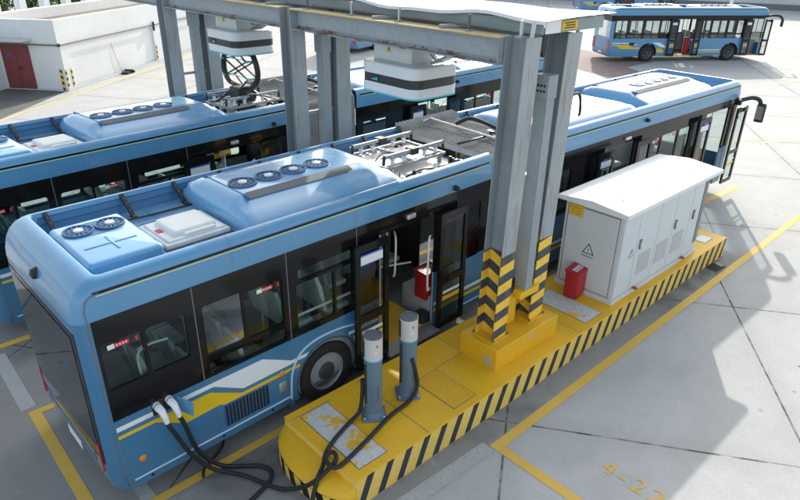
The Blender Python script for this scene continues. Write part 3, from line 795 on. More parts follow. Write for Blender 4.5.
    rails(b, [(4.62, .22, 1.45), (4.56, .12, 1.55), (4.56, .10, 2.1), (4.64, .22, 2.2)]); rails(b, [(5.22, -.02, 1.10), (5.10, -.08, 1.18), (5.10, -.08, 1.95), (5.18, -.03, 2.05)])
    rails(b, [(4.60, .50, 1.5), (5.3, .50, 1.35)]); rails(b, [(1.5, .9, .8), (1.5, .9, 2.55)]); rails(b, [(2.6, .8, .6), (2.6, .8, 2.55)]); rails(b, [(.9, 1.75, 2.2), (6.4, 1.75, 2.2)]); rails(b, [(.9, .65, 2.2), (4.1, .65, 2.2)])
    rails(b, [(.60, .10, 1.55), (.58, .10, 1.95), (.70, .10, 2.05), (.95, .12, 2.02)])
    bx = mb('interior_light'); bx.rbox(5.40, 6.2, .12, .80, .37, .80, .03); bx.build('wheel_box', parent=b)
    for q in ((2.5, 3.8, .06, .75, .37, 1.0), (2.5, 3.8, W - .75, W - .06, .37, 1.0), (.15, 1.1, .06, W - .06, .37, 1.25)): mb('interior_grey').rbox(*q, .05).build('wheel_box', parent=b)
    bn = mb('black_plastic'); bn.rbox(5.16, 5.36, .06, .28, .375, .56, .05); pt = mb('black_plastic'); pt.box(6.58, 6.62, .06, .85, .37, 2.58); pt.box(6.58, 6.62, W - .85, W - .06, .37, 2.58).build('partition', parent=b); bn.build('waste_basket', parent=b)
    for x in (.75, 1.30, 1.95, 2.6, 3.25):
        for y in (.12, .56, 1.46, 1.88):
            make_seat(b, x, y, 1.0 if 2.4 < x < 3.9 else (.9 if x < 1.2 else .62))
    for x in (4.3, 4.95, 5.6):
        for y in (1.46, 1.88): make_seat(b, x, y, .45)
    roof_floor(b, .3, L); small_ac(b, .40); roof_hatch(b, 1.36); big_ac(b, 2.28, 4.95, 4, 2.76, .42)
    brackets(b, (.52, 1.48, 2.22, 2.95, 3.65, 4.4, 5.1, 5.8))
    make_wheel(b, xw, .02, -1); make_wheel(b, xw, W - .02, 1)
    cap = mb('bus_blue'); cap.yz([(.0, .32), (.0, 2.9), (.08, 3.03), (.16, 3.03), (.16, 2.6), (.06, 2.55), (.06, .32)], L - .012, L + .004); cap.build('section_edge', parent=b)
    # ---- front section lives in its own frame, turned a little
    c, s_ = math.cos(-.0291), math.sin(-.0291); dx, dy = 10.139 - 1.2, 6.292 - 6.048
    fo = (dx * c - dy * s_, dx * s_ + dy * c, 0); fr = (0, 0, -.0164 - .0291)
    before = set(kids(b))
    L2 = 8.0; X0 = -.75
    wins = [(-.55, .25, 1.42, 2.25), (3.28, 3.75, 1.42, 2.25), (3.80, 4.55, 1.42, 2.28), (4.62, 5.20, 1.42, 2.28)]
    near = [('wheel', 4.55, .50, .56), ('door', 1.38, 2.56, 2.41), ('door', 5.98, 7.30, 2.43)]
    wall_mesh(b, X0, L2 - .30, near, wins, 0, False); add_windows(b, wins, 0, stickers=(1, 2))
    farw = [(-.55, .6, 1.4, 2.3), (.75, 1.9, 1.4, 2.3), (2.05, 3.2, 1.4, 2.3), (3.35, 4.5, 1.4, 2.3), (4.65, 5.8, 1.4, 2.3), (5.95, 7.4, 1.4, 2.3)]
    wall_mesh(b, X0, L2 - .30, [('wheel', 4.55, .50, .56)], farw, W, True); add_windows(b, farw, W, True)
    fairing(b, X0, L2 - .42, False); fairing(b, X0, L2 - .42, True); add_end(b, L2, -1, True)
    strips(b, X0 + .1, L2 - .3)
    leaf(b, .95, 1.55, -.15); leaf(b, 2.44, 3.05, -.15, False); leaf(b, 5.34, 5.98, -.15); leaf(b, 7.38, 8.02, -.20, False)
    cm = mb('black_plastic'); cm.lathe([(0, -.09), (.03, -.085), (.045, -.03), (.05, .01)], (2.9, 0, 2.78), 'y', 12); cm.build('side_camera', parent=b)
    lamp = mb('aluminium'); lamp.rbox(2.08, 2.30, -.06, .01, 2.48, 2.54, .02); lamp.build('door_lamp', parent=b)
    for a, c in ((-.7, 1.36), (2.58, 3.94)):
        mb('stripe_white').xz(rect(a, c, .70, .76), -.004, .002).build('livery_stripe', parent=b); mb('stripe_yellow').xz(rect(a, c, .58, .635), -.004, .002).build('livery_stripe', parent=b)
    floor_part(b, X0, L2 - .12, [(1.38, 2.56), (5.98, 7.3)])
    for x in (.1, 3.2, 3.85, 4.5):
        for y in (.14, 1.46, 1.88): make_seat(b, x, y, .5 if x < 3.5 else .62)
    sr = mb('red_paint'); sr.rbox(2.36, 2.44, .70, 1.1, .85, 1.55, .04); sr.build('folding_seat', parent=b)
    rails(b, [(1.6, .5, .38), (1.6, .5, 2.55)]); rails(b, [(2.3, .5, .38), (2.3, .5, 2.55)]); rails(b, [(5.9, .6, .38), (5.9, .6, 2.55)]); rails(b, [(7.3, .4, .38), (7.3, .4, 2.2)])
    da = mb('interior_grey'); da.rbox(7.35, 7.8, .9, W - .15, .37, 1.15, .06); da.rbox(6.9, 7.4, 1.0, 1.06, .37, 1.5, .02); da.build('dashboard', parent=b)
    make_seat(b, 6.7, 1.5, .6)
    roof_floor(b, X0, L2 - .3)
    pod = mb('bus_pod')
    pr = [(0, 0), (.02, .45), (.06, .75), (.12, .92), (.2, 1), (.8, 1), (.88, .92), (.94, .75), (.98, .45), (1, 0)]
    rings = []
    for x, q in [(-.50, .25), (-.46, .6), (-.38, .85), (-.25, 1), (.6, 1), (1.25, 1), (2.75, 1), (2.9, .85), (2.98, .6), (3.02, .25)]:
        rings.append([(x, .22 + 1.93 * t, 2.78 + .30 * min(h, q)) for t, h in pr])
    pod.loft(rings, False, cap=True); o = pod.build('battery_pod', parent=b)
    rv = mb('aluminium')
    for k in range(10):
        for y in (.62, 1.75): rv.lathe([(.014, 0), (.010, .008), (0, .009)], (-.2 + k * .31, y, 3.08), 'z', 8)
    rv.build('rivet', parent=o)
    s = mb('bus_blue'); s.box(.9, .91, .62, 1.75, 3.079, 3.085); s.build('pod_seam', parent=o)
    big_ac(b, 3.5, 6.85, 5, 4.60, .40, 3.13)
    brackets(b, (-.4, .6, 1.6, 2.6, 3.3, 4.3, 5.3, 6.3, 7.2))
    make_wheel(b, 4.55, .02, -1); make_wheel(b, 4.55, W - .02, 1)
    for yy, sg in ((0, -1), (W, 1)):
        m_ = mb('black_plastic'); pts = [(7.78, yy - sg * .02, 2.50), (7.92, yy + sg * .10, 2.56), (8.06, yy + sg * .24, 2.60), (8.18, yy + sg * .36, 2.55), (8.22, yy + sg * .42, 2.42)]
        m_.tube(smooth_path(pts, 5), .055, 8); m_.box(7.70, 7.82, yy - .08, yy + .08, 2.42, 2.56)
        ma = m_.build('mirror_arm', parent=b)
        h = mb('black_plastic'); h.rbox(8.14, 8.30, yy + sg * .44 - .12, yy + sg * .44 + .10, 1.98, 2.47, .06, 3)
        h.m('aluminium').box(8.132, 8.139, yy + sg * .44 - .09, yy + sg * .44 + .07, 2.05, 2.40); h.build('mirror_head', parent=ma)
    for o in set(kids(b)) - before:
        loc = Vector(o.location); rz = o.rotation_euler.z
        m4 = Matrix.Translation(fo) @ Matrix.Rotation(fr[2], 4, 'Z')
        o.location = m4 @ loc; o.rotation_euler = (0, 0, rz + fr[2])
    # ---- bellows between the two sections
    def sec(x_t, d, roofz=3.0):
        p = [(d, .34), (d, 2.80), (d + .03, 2.92), (d + .12, roofz - d * .9), (W / 2, roofz - d * .9 + .01), (W - d - .19, roofz - d * .9), (W - d * 1.3 - .10, 3.13 - d * .45), (W - d - .03, 3.12 - d * .45), (W - d, 2.80), (W - d, .34)]
        return p
    m4 = Matrix.Translation(fo) @ Matrix.Rotation(fr[2], 4, 'Z')
    be = mb('bellows_grey'); rings = []
    nfold = 18
    for k in range(nfold * 2 + 1):
        t = k / (nfold * 2); d = .015 if k % 2 else .105
        A = [Vector((L, y, z)) for y, z in sec(0, d)]; B_ = [m4 @ Vector((X0, y, z)) for y, z in sec(0, d)]
        rings.append([a.lerp(c_, t) for a, c_ in zip(A, B_)])
    be.loft(rings, False, smooth=False)
    be.mats.append('bellows_roof')
    for i, f in enumerate(be.f):
        if all(2.86 < be.v[j][2] < 3.05 for j in f): be.mi[i] = 1
    be.build('bellows', parent=b)
    for k in range(1, nfold):
        t = k / nfold; q0 = Vector((L, 0, 0)).lerp(m4 @ Vector((X0, 0, 0)), t)
        rb = mb('seam_grey'); rb.tube([(q0.x, q0.y + .16, 2.992), (q0.x + .01, q0.y + W - .3, 2.992)], .011, 5); rb.build('bellows_rib', parent=b)
    rl = mb('aluminium'); rl.tube([(7.25, W - .25, 3.08), (7.45, W - .25, 3.10), (7.35, .2, 3.07)], .022, 8)
    rl.m('black_plastic').tube(smooth_path([(7.7, 1.7, 3.05), (7.75, 1.4, 3.2), (7.9, 1.1, 3.12), (8.0, .9, 3.03)]), .04, 8)
    rl.tube(smooth_path([(6.7, .8, 3.04), (7.0, .7, 3.08), (7.4, .75, 3.05), (7.7, .6, 3.12), (7.9, .8, 3.04)]), .022, 8)
    for k in range(6): rl.m(['paint_white', 'black_plastic', 'aluminium'][k % 3]).rbox(7.5 + .09 * k, 7.58 + .09 * k, .62 + .13 * (k % 3), .70 + .13 * (k % 3), 3.0, 3.08 + .02 * (k % 2), .015)
    rl.build('bellows_hose', parent=b)
    return b

busA = articulated_bus('blue articulated bus with open doors and two cables plugged into its side, nearest the camera')
busB = copy_tree(busA, skip=('port_flap',)); busB.location = (1.15, 10.86, 0); busB.rotation_euler = (0, 0, .087)
busB['label'] = 'blue articulated bus behind the nearest one, with its roof collector raised to the charger'
panto_frame(busA)
panto_frame(busB, 5.25)
# raised scissor pantograph of the far bus
def raised(b):
    m = mb('black_plastic'); x0, y0 = 5.9, 1.25
    for sg in (-1, 1):
        for dx in (-.03, .03):
            pts = [(x0 + dx, y0 + sg * .14, 3.26), (x0 + dx, y0 + sg * .46, 3.33), (x0 + dx, y0 + sg * .62, 3.55), (x0 + dx, y0 + sg * .60, 3.80), (x0 + dx, y0 + sg * .48, 4.02)]
            m.tube(smooth_path(pts, 6), .035, 8)
    for dx in (-.12, .12):
        for sg in (-1, 1):
            m.m('sign_black').bar((x0 + dx, y0 + sg * .10, 3.24), (x0 + dx, y0 + sg * .42, 3.48), .026, .026)
            m.bar((x0 + dx, y0 + sg * .42, 3.48), (x0 + dx, y0 - sg * .40, 3.84), .026, .026)
            m.bar((x0 + dx, y0 - sg * .40, 3.84), (x0 + dx, y0 - sg * .14, 4.02), .026, .026)
    m.m('teal_edge')
    for sg in (-1, 1):
        for z, k in ((3.48, .42), (3.84, .40)): m.box(x0 - .15, x0 + .15, y0 + sg * k - .016, y0 + sg * k + .016, z - .016, z + .016)
    m.m('aluminium').bar((x0, y0 - .42, 3.48), (x0, y0 + .42, 3.48), .016, .016).bar((x0, y0 - .40, 3.84), (x0, y0 + .40, 3.84), .016, .016)
    m.m('black_plastic').rbox(x0 - .22, x0 + .22, y0 - .18, y0 + .18, 2.82, 3.28, .03)
    for sx in (-1, 1):
        for sy in (-1, 1): m.bar((x0 + sx * .5, y0 + sy * .5, 2.84), (x0 + sx * .1, y0 + sy * .12, 3.24), .04, .04)
    m.build('raised_collector', parent=b)
raised(busB)

# ------------------------------------------------------------------ city bus (single body)
def city_bus(label, loc, rz, detail=True):
    b = thing('city_bus', label, 'bus', loc, rz, None)
    L = 10.0
    wins = [(.24, .93, 1.63, 2.32), (1.02, 1.90, 1.63, 2.32), (2.02, 2.98, 1.63, 2.32), (3.08, 3.62, 1.63, 2.32), (.3, .95, 1.33, 1.54), (1.02, 1.90, 1.33, 1.54), (2.02, 2.98, 1.33, 1.54),
            (5.62, 6.22, 1.63, 2.32), (6.34, 7.26, 1.63, 2.32), (7.42, 8.38, 1.63, 2.32), (5.62, 6.22, 1.36, 1.54), (6.34, 7.26, 1.36, 1.54), (7.42, 8.38, 1.36, 1.54)]
    wh = [('wheel', 2.46, .50, .56), ('wheel', 7.8, .50, .56)]
    wall_mesh(b, .16, L - .3, wh + [('door', 4.1, 5.25, 2.41), ('door', 8.90, 9.66, 2.43)], wins, 0, False, 'bus_blue')
    def panes(ws, y):
        for x0, x1, z0, z1 in ws:
            g = mb('door_glass'); g.quad((x0, y, z0), (x1, y, z0), (x1, y, z1), (x0, y, z1)); g.build('window_pane', parent=b)
            f = mb('gloss_black'); xm = (x0 + x1) / 2
            f.box(xm - .02, xm + .02, y - .01, y + .01, z0, z1); f.build('window_divider', parent=b)
    panes(wins, .012)
    farw = [(.35 + k * 1.02, 1.25 + k * 1.02, 1.4, 2.32) for k in range(9)]
    wall_mesh(b, .16, L - .3, wh, farw, W, True, 'bus_blue'); panes(farw, W - .012)
    fairing(b, .42, L - .42, False); fairing(b, .42, L - .42, True); add_end(b, 0, 1, False, 1); add_end(b, L, -1, True, 1)
    strips(b, .24, L - .3)
    w = mb('stripe_white'); y0, y1 = -.004, .002
    
    for q in ([(.17, 1.05), (.17, 1.10), (1.2, 1.10), (1.75, .98), (1.62, .94), (1.25, 1.05)], [(2.70, 1.10), (3.15, 1.10), (3.58, .88), (3.58, .78), (3.2, .86)], rect(5.30, 7.15, .63, .68)): mb('stripe_white').xz(q, y0, y1).build('livery_stripe', parent=b)
    for q in ([(.17, .93), (.17, .99), (1.22, .99), (1.42, .84), (1.92, .84), (1.89, .74), (.72, .74), (.45, .93)], [(3.02, .76), (3.30, .76), (3.60, .52), (3.08, .52)], rect(5.30, 7.15, .51, .57), rect(8.42, 8.88, .51, .57)): mb('stripe_yellow').xz(q, y0, y1).build('livery_stripe', parent=b)
    c = mb('sign_black'); c.rbox(1.22, 1.55, -.03, .012, .96, 1.10, .01); c.build('charging_port', parent=b)
    leaf(b, 3.60, 4.12, -.15); leaf(b, 5.22, 5.64, -.15, False); leaf(b, 8.42, 8.92, -.15); leaf(b, 9.66, 10.12, -.20, False)
    floor_part(b, .12, L - .12, [(4.1, 5.25), (8.9, 9.66)])
    for x in (1.0, 1.7, 2.6, 3.4, 6.0, 6.7, 7.4):
        for y in (.14, 1.46, 1.88): make_seat(b, x, y, .6)
    for x in (4.4, 5.0, 9.3): rails(b, [(x, .5, .38), (x, .5, 2.55)])
    sr = mb('red_paint'); sr.rbox(5.0, 5.25, .3, .6, .45, 1.35, .04); sr.build('folding_seat', parent=b)
    da = mb('interior_grey'); da.rbox(9.4, 9.85, .6, W - .15, .37, 1.15, .06); da.build('dashboard', parent=b)
    roof_floor(b, .3, L - .3); big_ac(b, 2.0, 4.6, 4, 2.5, .42); big_ac(b, 5.6, 8.6, 4, 6.3, .45, 3.1); small_ac(b, .5)
    for x in (2.46, 7.8): make_wheel(b, x, .02, -1); make_wheel(b, x, W - .02, 1)
    for yy, sg in ((0, -1), (W, 1)):
        m_ = mb('black_plastic'); pts = [(9.75, yy, 2.56), (10.0, yy + sg * .25, 2.64), (10.25, yy + sg * .50, 2.62), (10.38, yy + sg * .62, 2.45)]
        m_.tube(smooth_path(pts, 5), .065, 8); ma = m_.build('mirror_arm', parent=b)
        h = mb('black_plastic'); h.rbox(10.33, 10.44, yy + sg * .63 - .09, yy + sg * .63 + .09, 2.05, 2.47, .05, 3); h.build('mirror_head', parent=ma)
    return b
busC = city_bus('blue city bus with both doors open, broadside on the sunlit apron at the upper right', (35.28, 20.0, 0), -.596)
busD = copy_tree(busC); busD.location = (61.0, 38.4, 0); busD.rotation_euler = (0, 0, -.596)
busD['label'] = 'blue city bus farthest off, its red rear lights showing past the broadside bus'
busE = copy_tree(busC); busE.location = (25.3, 31.35, 0); busE.rotation_euler = (0, 0, .35)
busE['label'] = 'blue bus glimpsed in the gap under the gantry beam, only its lower corner showing'

# ------------------------------------------------------------------ the setting
g = mb('concrete_ground') if 'concrete_ground' in MATS else None
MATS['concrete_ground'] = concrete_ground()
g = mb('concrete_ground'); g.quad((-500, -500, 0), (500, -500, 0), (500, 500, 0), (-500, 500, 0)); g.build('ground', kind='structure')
def line(p, q, w, m='line_yellow', z=.004, name='bay_line', side=0):
    p = Vector((*p, z)); q = Vector((*q, z)); t = (q - p).normalized(); n = Vector((-t.y, t.x, 0)) * w
    o = mb(m); o.quad(p + n * (side - 1) / 2, q + n * (side - 1) / 2, q + n * (side + 1) / 2, p + n * (side + 1) / 2); return o.build(name, kind='structure')
line((5.35, 3.829), (26.0, 3.98), .15)
line((5.425, 3.753), (5.425, -3.0), .15)
line((.98, 8.75), (.98, 2.2), .15)
line((1.056, 8.69), (16, 8.84), .12)
line((.98, 10.85), (16, 10.95), .15, z=.0045)
line((1.1, 5.99), (3.9, 6.05), .13, z=.0055)
line((.94, 10.6), (.94, 8.85), .20, 'line_faded', .003)
line((3.2, 3.98), (5.33, 3.90), .22, 'line_faded', .003)
line((1.55, 8.4), (1.56, 2.4), .17, 'line_faded', .0035)
# repaired, slightly different concrete beside the bays
line((16.6, 6.0), (18.8, 5.9), .18)
mat('old_asphalt', (.13, .128, .122), .9, 0, .3, .8)
ap_ = mb('old_asphalt'); ap_.xy([(8.2, 31.0), (6.2, 34.6), (-6, 34), (-6, 17.5), (3.2, 25.7)], .001, .0035); ap_.build('service_road', kind='structure')
mat('kerb_grey', (.30, .30, .29), .9, 0, .2, 1)
ap_ = mb('kerb_grey'); ap_.xy([(8.35, 30.95), (22.6, 42.4), (22.2, 42.9), (8.1, 31.3)], .001, .0035); ap_.build('wall_gutter', kind='structure')
# lines on the sunlit apron
line((3.0, 25.8), (20.2, 39.6), .16, 'line_far'); line((12.2, 31.2), (14.4, 32.8), .12, 'line_far')
def arc(pts, w, m='line_far'):
    pts = [Vector((*p, .004)) for p in pts]; pts = smooth_path(pts, 8); o = mb(m); L_ = []; R_ = []
    for i, p in enumerate(pts):
        t = (pts[min(i + 1, len(pts) - 1)] - pts[max(0, i - 1)]).normalized(); n = Vector((-t.y, t.x, 0)) * w / 2
        L_.append(p + n); R_.append(p - n)
    o.loft([L_, R_], False); o.build('apron_line', kind='structure')
arc([(26.5, 15.9), (28.2, 14.5), (31.3, 12.6), (35.2, 11.3), (38.1, 10.35), (43, 8.5)], .16)
arc([(56.5, 19.5), (49.3, 15.9), (45.0, 13.4), (43.3, 12.0), (42.5, 10.6)], .2)
arc([(19.5, 10.6), (22.2, 9.3), (23.6, 8.1), (24.1, 7.25), (25.5, 6.4), (28, 5.2)], .14)
line((29.2, 8.4), (31.5, 7.1), .14, 'line_far')
br = mb('brick_red'); br.xy([(30.9, 17.3), (33.2, 16.0), (34.6, 18.3), (37.6, 18.3), (38.5, 24.0), (33.4, 24.5)], .002, .0045); br.build('brick_paving', kind='structure')
num = text_mesh('4-22', .37, 'line_yellow', 'bay_number'); num.location = (6.20, 2.27, .0045); num.rotation_euler = (0, 0, R(-90)); num['kind'] = 'structure'

# ------------------------------------------------------------------ charging island
IX0, IX1, IY0, IY1, IZ = 3.33, 13.75, 4.28, 5.79, .45
isl = thing('charging_island', 'long raised yellow concrete island with black slanted edge stripes and a rounded toe', 'traffic island', (0, 0, 0))
o = mb('island_side'); o.xy([(IX0, IY0), (IX1, IY0), (IX1, IY1), (IX0, IY1)], 0, IZ - .02); o.build('island_body', parent=isl, bevel=.012)
o = mb('island_yellow'); o.box(IX0 - .006, IX1 + .006, IY0 - .006, IY1 + .006, IZ - .02, IZ); o.build('island_top', parent=isl, bevel=.008)
toe = mb('island_yellow'); rg = []
for k in range(17):
    a = PI / 2 + PI * k / 16; cx, cy = IX0, (IY0 + IY1) / 2
    rr = (.34, (IY1 - IY0) / 2 + .02)
    rg.append([(cx, cy + rr[1] * .98 * math.sin(a), .34), (cx + rr[0] * .55 * math.cos(a), cy + rr[1] * .98 * math.sin(a) * (1), .30), (cx + rr[0] * .96 * math.cos(a), cy + rr[1] * math.sin(a), .23), (cx + rr[0] * math.cos(a), cy + rr[1] * math.sin(a), .20)])
toe.loft(rg); 
toe.build('rounded_toe', parent=isl)
ts = MB()
for k in range(36):
    a0, a1 = PI / 2 + PI * k / 36, PI / 2 + PI * (k + 1) / 36
    ts.m('island_side' if (k // 2) % 2 else 'sign_black')
    e = lambda a, z, q=1: (IX0 + .345 * q * math.cos(a), (IY0 + IY1) / 2 + ((IY1 - IY0) / 2 + .02) * q * math.sin(a), z)
    ts.quad(e(a0, 0), e(a1, 0), e(a1 - .07, .20), e(a0 - .07, .20))
ts.build('toe_stripe', parent=isl)
hs = mb('stripe_navy') if False else None
mat('stripe_navy', (.035, .045, .065), .55, 0, .35, 6)
k = 0; x = IX0 + .02
while x < IX1 - .12:
    o = mb('stripe_navy'); sh = .16
    xa, xb = x, x + .112
    o.xz([(xa - .0, .015), (xb, .015), (min(xb + sh, IX1), .425), (min(xa + sh, IX1), .425)], IY0 - .004, IY0 + .004); o.build('edge_stripe', parent=isl); x += .318
for nm, m_, (x0, x1, y0, y1) in (('cover_plate', 'hatch_paint', (3.49, 3.92, 4.41, 5.63)), ('cover_plate', 'hatch_paint', (8.38, 8.86, 4.41, 5.50)), ('cover_plate', 'cover_yellow', (5.14, 5.58, 4.40, 5.17)), ('cover_plate', 'paint_white', (13.08, 13.44, 4.47, 4.72))):
    o = MB(); o.m('seam_grey').box(x0 - .012, x1 + .012, y0 - .012, y1 + .012, IZ - .002, IZ + .003); o.m(m_).box(x0, x1, y0, y1, IZ, IZ + .008); o.build('cover_plate', parent=isl)
o = MB(); o.m('seam_grey')
for x0, x1, y0, y1 in ((4.55, 4.56, 4.3, 5.75), (6.2, 6.208, 5.25, 5.78), (8.05, 8.058, 4.3, 5.75), (5.6, 6.2, 5.2, 5.208), (3.35, 4.0, 5.66, 5.668)): o.box(x0, x1, y0, y1, IZ - .001, IZ + .002)
o.build('joint', parent=isl)
pit = mb('pit_dark'); pit.xy([(12.85, 4.03), (13.25, 4.0), (13.38, 4.2), (13.2, 4.274), (12.9, 4.274)], .001, .0046); pit.build('drain_opening', kind='structure')
wt = mb('patch_concrete'); wt.xy([(13.18, 4.06), (13.32, 4.04), (13.37, 4.2), (13.26, 4.26)], .005, .0062); wt.build('drain_patch', kind='structure')

# bollards
def bollard(x, y, rz, label):
    b = thing('charging_bollard', label, 'bollard', (x, y, IZ), rz, 'blue charging bollards on the island')
    p = MB(); p.m('bollard_blue'); p.rbox(-.165, .165, -.165, .165, 0, .035, .03, 3)
    p.lathe([(.15, .035), (.125, .06), (.118, .10)], (0, 0, 0), 'z', 28)
    p.m('aluminium')
    for sx in (-.125, .125):
        for sy in (-.125, .125): p.lathe([(.02, .035), (.02, .052), (.012, .06), (0, .06)], (sx, sy, 0), 'z', 8)
    p.build('base_plate', parent=b)
    s = mb('bollard_blue'); s.lathe([(.118, .08), (.118, .93)], (0, 0, 0), 'z', 32)
    s.m('sign_black').box(-.120, -.085, -.075, -.045, .25, .86)
    s.m('seam_grey')
    for z0, z1 in ((.30, .31), (.52, .53)): s.box(-.03, .06, -.1185, -.105, z0, z1)
    s.box(-.03, -.024, -.1195, -.105, .30, .53); s.box(.054, .06, -.1165, -.100, .30, .53)
    s.build('shaft', parent=b)
    r_ = mb('ring_blue'); r_.lathe([(.1195, .915), (.1235, .92), (.1235, .935), (.12, .94)], (0, 0, 0), 'z', 32); r_.build('light_ring', parent=b)
    c = mb('bollard_cap'); c.lathe([(.122, .94), (.122, 1.255)], (0, 0, 0), 'z', 32); c.m('bollard_top').lathe([(.122, 1.255), (.124, 1.26), (.122, 1.272), (.112, 1.274), (.108, 1.262), (0, 1.262)], (0, 0, 0), 'z', 32)
    hd = c.build('head', parent=b)
    pn = MB(); pn.m('gloss_black').rbox(-.128, -.09, -.045, .05, .97, 1.22, .01); pn.m('copper').lathe([(.022, -.003), (.015, -.01), (0, -.01)], (-.128, .0, 1.03), 'x', 12)
    pn.m('seam_grey').box(.02, .055, -.1235, -.10, 1.165, 1.172).box(.03, .05, -.1235, -.10, 1.145, 1.152); pn.m('stripe_white').box(.012, .04, -.1238, -.10, 1.06, 1.085); pn.build('display', parent=hd)
    return b
bollard(4.25, 5.04, R(-35), 'blue charging bollard nearer the rounded end of the yellow island, a cable at its side')
bollard(4.89, 5.06, R(-35), 'blue charging bollard in line with the open rear door, nearer the striped columns')

# cables
def cable(label, pts, plug=None, r=.028):
    t = thing('charging_cable', label, 'cable', tuple(pts[0]))
    o = mb('cable_black'); p0 = Vector(pts[0])
    o.tube([p - p0 for p in smooth_path(pts, 7)], r, 8); o.build('cable', parent=t)
    if plug:
        q = Vector(plug) - p0; e = MB()
        e.m('stripe_white').tube([q + Vector((0, .05, .0)), q + Vector((0, -.05, .0)), q + Vector((.015, -.12, -.03)), q + Vector((.03, -.15, -.12)), q + Vector((.04, -.15, -.19))], [.045, .048, .042, .034, .030], 12)
        e.m('seam_grey').tube([q + Vector((0, -.055, 0)), q + Vector((0, -.065, 0))], .050, 12)
        e.build('plug', parent=t)
plA = (1.84, 6.07, 1.30); plB = (1.99, 6.075, 1.31)
cable('black charging cable from the left plug, looping over the island toe to a bollard',
      [(1.88, 5.92, 1.11), (1.93, 5.92, .95), (2.12, 5.95, .42), (2.32, 5.90, .12), (2.47, 5.80, .035), (2.6, 5.61, .03), (2.7, 5.38, .03), (2.81, 5.14, .03), (2.93, 4.95, .10), (3.02, 4.78, .24), (3.15, 4.70, .36), (3.31, 4.66, .49), (3.38, 4.72, .52), (3.36, 4.80, .52), (3.27, 4.78, .50), (3.24, 4.66, .485), (3.30, 4.58, .48), (3.51, 4.61, .483), (3.91, 4.71, .485), (4.37, 4.84, .48), (4.77, 4.88, .50), (4.92, 4.90, .66), (4.90, 4.93, .92), (4.85, 4.95, 1.12)], plA)
cable('black charging cable from the right plug, running out of the bottom of the photo',
      [(2.03, 5.92, 1.12), (2.08, 5.93, .95), (2.20, 6.0, .45), (2.37, 5.98, .14), (2.51, 5.90, .04), (2.66, 5.78, .03), (2.83, 5.63, .03), (2.89, 5.47, .03), (2.80, 5.34, .03), (2.60, 5.26, .03), (2.26, 5.15, .03), (1.9, 4.9, .03), (1.75, 4.5, .03), (2.0, 4.2, .03), (2.45, 4.25, .03), (2.80, 4.50, .03), (2.98, 4.66, .17), (3.10, 4.72, .34), (3.22, 4.78, .40), (3.33, 4.86, .48), (3.56, 4.98, .483), (3.85, 5.08, .49), (4.05, 5.10, .56), (4.10, 5.09, .80), (4.10, 5.08, 1.08)], plB)
cable('thin black cable trailing on the ground from under the bus', [(2.80, 6.6, .10), (2.70, 6.36, .025), (2.60, 6.25, .02), (2.43, 6.15, .02), (2.27, 6.07, .02), (2.2, 5.95, .02)], None, .016)

# ------------------------------------------------------------------ gantry
gan = thing('charging_gantry', 'grey steel charging gantry of paired H columns and beams standing over both bays', 'gantry', (7, 10, 0))
def gb(o, name, bevel=0):  # gantry parts are written in world coordinates
    ob = o.build(name, parent=gan, bevel=bevel); ob.location = (-7, -10, 0); return ob
rows = [4.76, 9.68, 14.86]; COLX = [(6.34, 6.64), (7.32, 7.64)]
ZT = 5.11
for ri, y in enumerate(rows):
    zb = .80 if ri == 0 else 0.5
    for ci, (x0, x1) in enumerate(COLX):
        if ri == 0 and ci == 1: x0, x1 = x0 - .10, x1 - .10
        o = MB(); xm = (x0 + x1) / 2; t = .018
        o.m('column_flange_lit').box(x0, x1, y, y + t, zb, ZT); o.m('column_stripes').box(x0, x1, y + .32, y + .32 + t, zb, ZT); o.box(xm - .009, xm + .009, y + t, y + .32, zb, ZT - .002)
        oc = gb(o, 'column', .003)
        if ri == 0:
            for v in oc.data.vertices: v.co.x += (v.co.z - zb) * .031
        bp = mb('island_yellow' if ri == 0 else 'steel_paint'); bp.box(x0 - .04, x1 + .04, y - .04, y + .38, zb - .001, zb + .02)
        for bx_ in (x0 - .02, x1 + .02):
            for by_ in (y - .02, y + .36): bp.m('pipe_rust').lathe([(.018, .0), (.018, .03), (.01, .045), (0, .045)], (bx_, by_, zb + .02), 'z', 6)
        gb(bp, 'base_plate')
        if ri == 0 and ci == 1:
            s = mb('column_stripes'); s.xz([(x1 + .004, zb + .02), (x1 + .20, zb + .02), (x1 + .004, zb + .42)], y + .14, y + .16); gb(s, 'gusset')
    pl = mb('plinth_yellow'); pl.box(6.20, 7.74, y - .20, y + .52, .44 if ri == 0 else 0, zb); gb(pl, 'plinth', .012)
    # short cable post between each pair
    ps = mb('steel_paint'); xa = 6.98
    zl = 1.46 if ri == 0 else .5
    ps.box(xa, xa + .17, y - .03, y - .015, zl, 4.32); ps.box(xa, xa + .012, y - .015, y + .17, zl, 4.32); ps.box(xa + .158, xa + .17, y - .015, y + .17, zl, 4.32)
    ps.box(xa - .02, xa + .19, y - .04, y + .19, 4.32, 4.62 if ri == 0 else 4.75)
    gb(ps, 'cable_post', .003)
    if ri == 0:
        h = mb('sign_black')
        for a in range(3):
            for c in range(2): h.box(xa - .022, xa - .018, y + .0 + .05 * a, y + .03 + .05 * a, 4.40 + .07 * c, 4.43 + .07 * c)
        gb(h, 'cable_hole')
        yb = mb('island_yellow'); yb.box(6.86, 7.32, y - .045, y + .10, 1.34, 1.46); yb.box(6.78, 7.06, y + .16, y + .18, .81, 1.34); gb(yb, 'post_bracket', .004)
    ct = mb('steel_paint'); ct.box(6.66, 7.32, y + .13, y + .20, 3.2, 3.26); gb(ct, 'tie_bar')
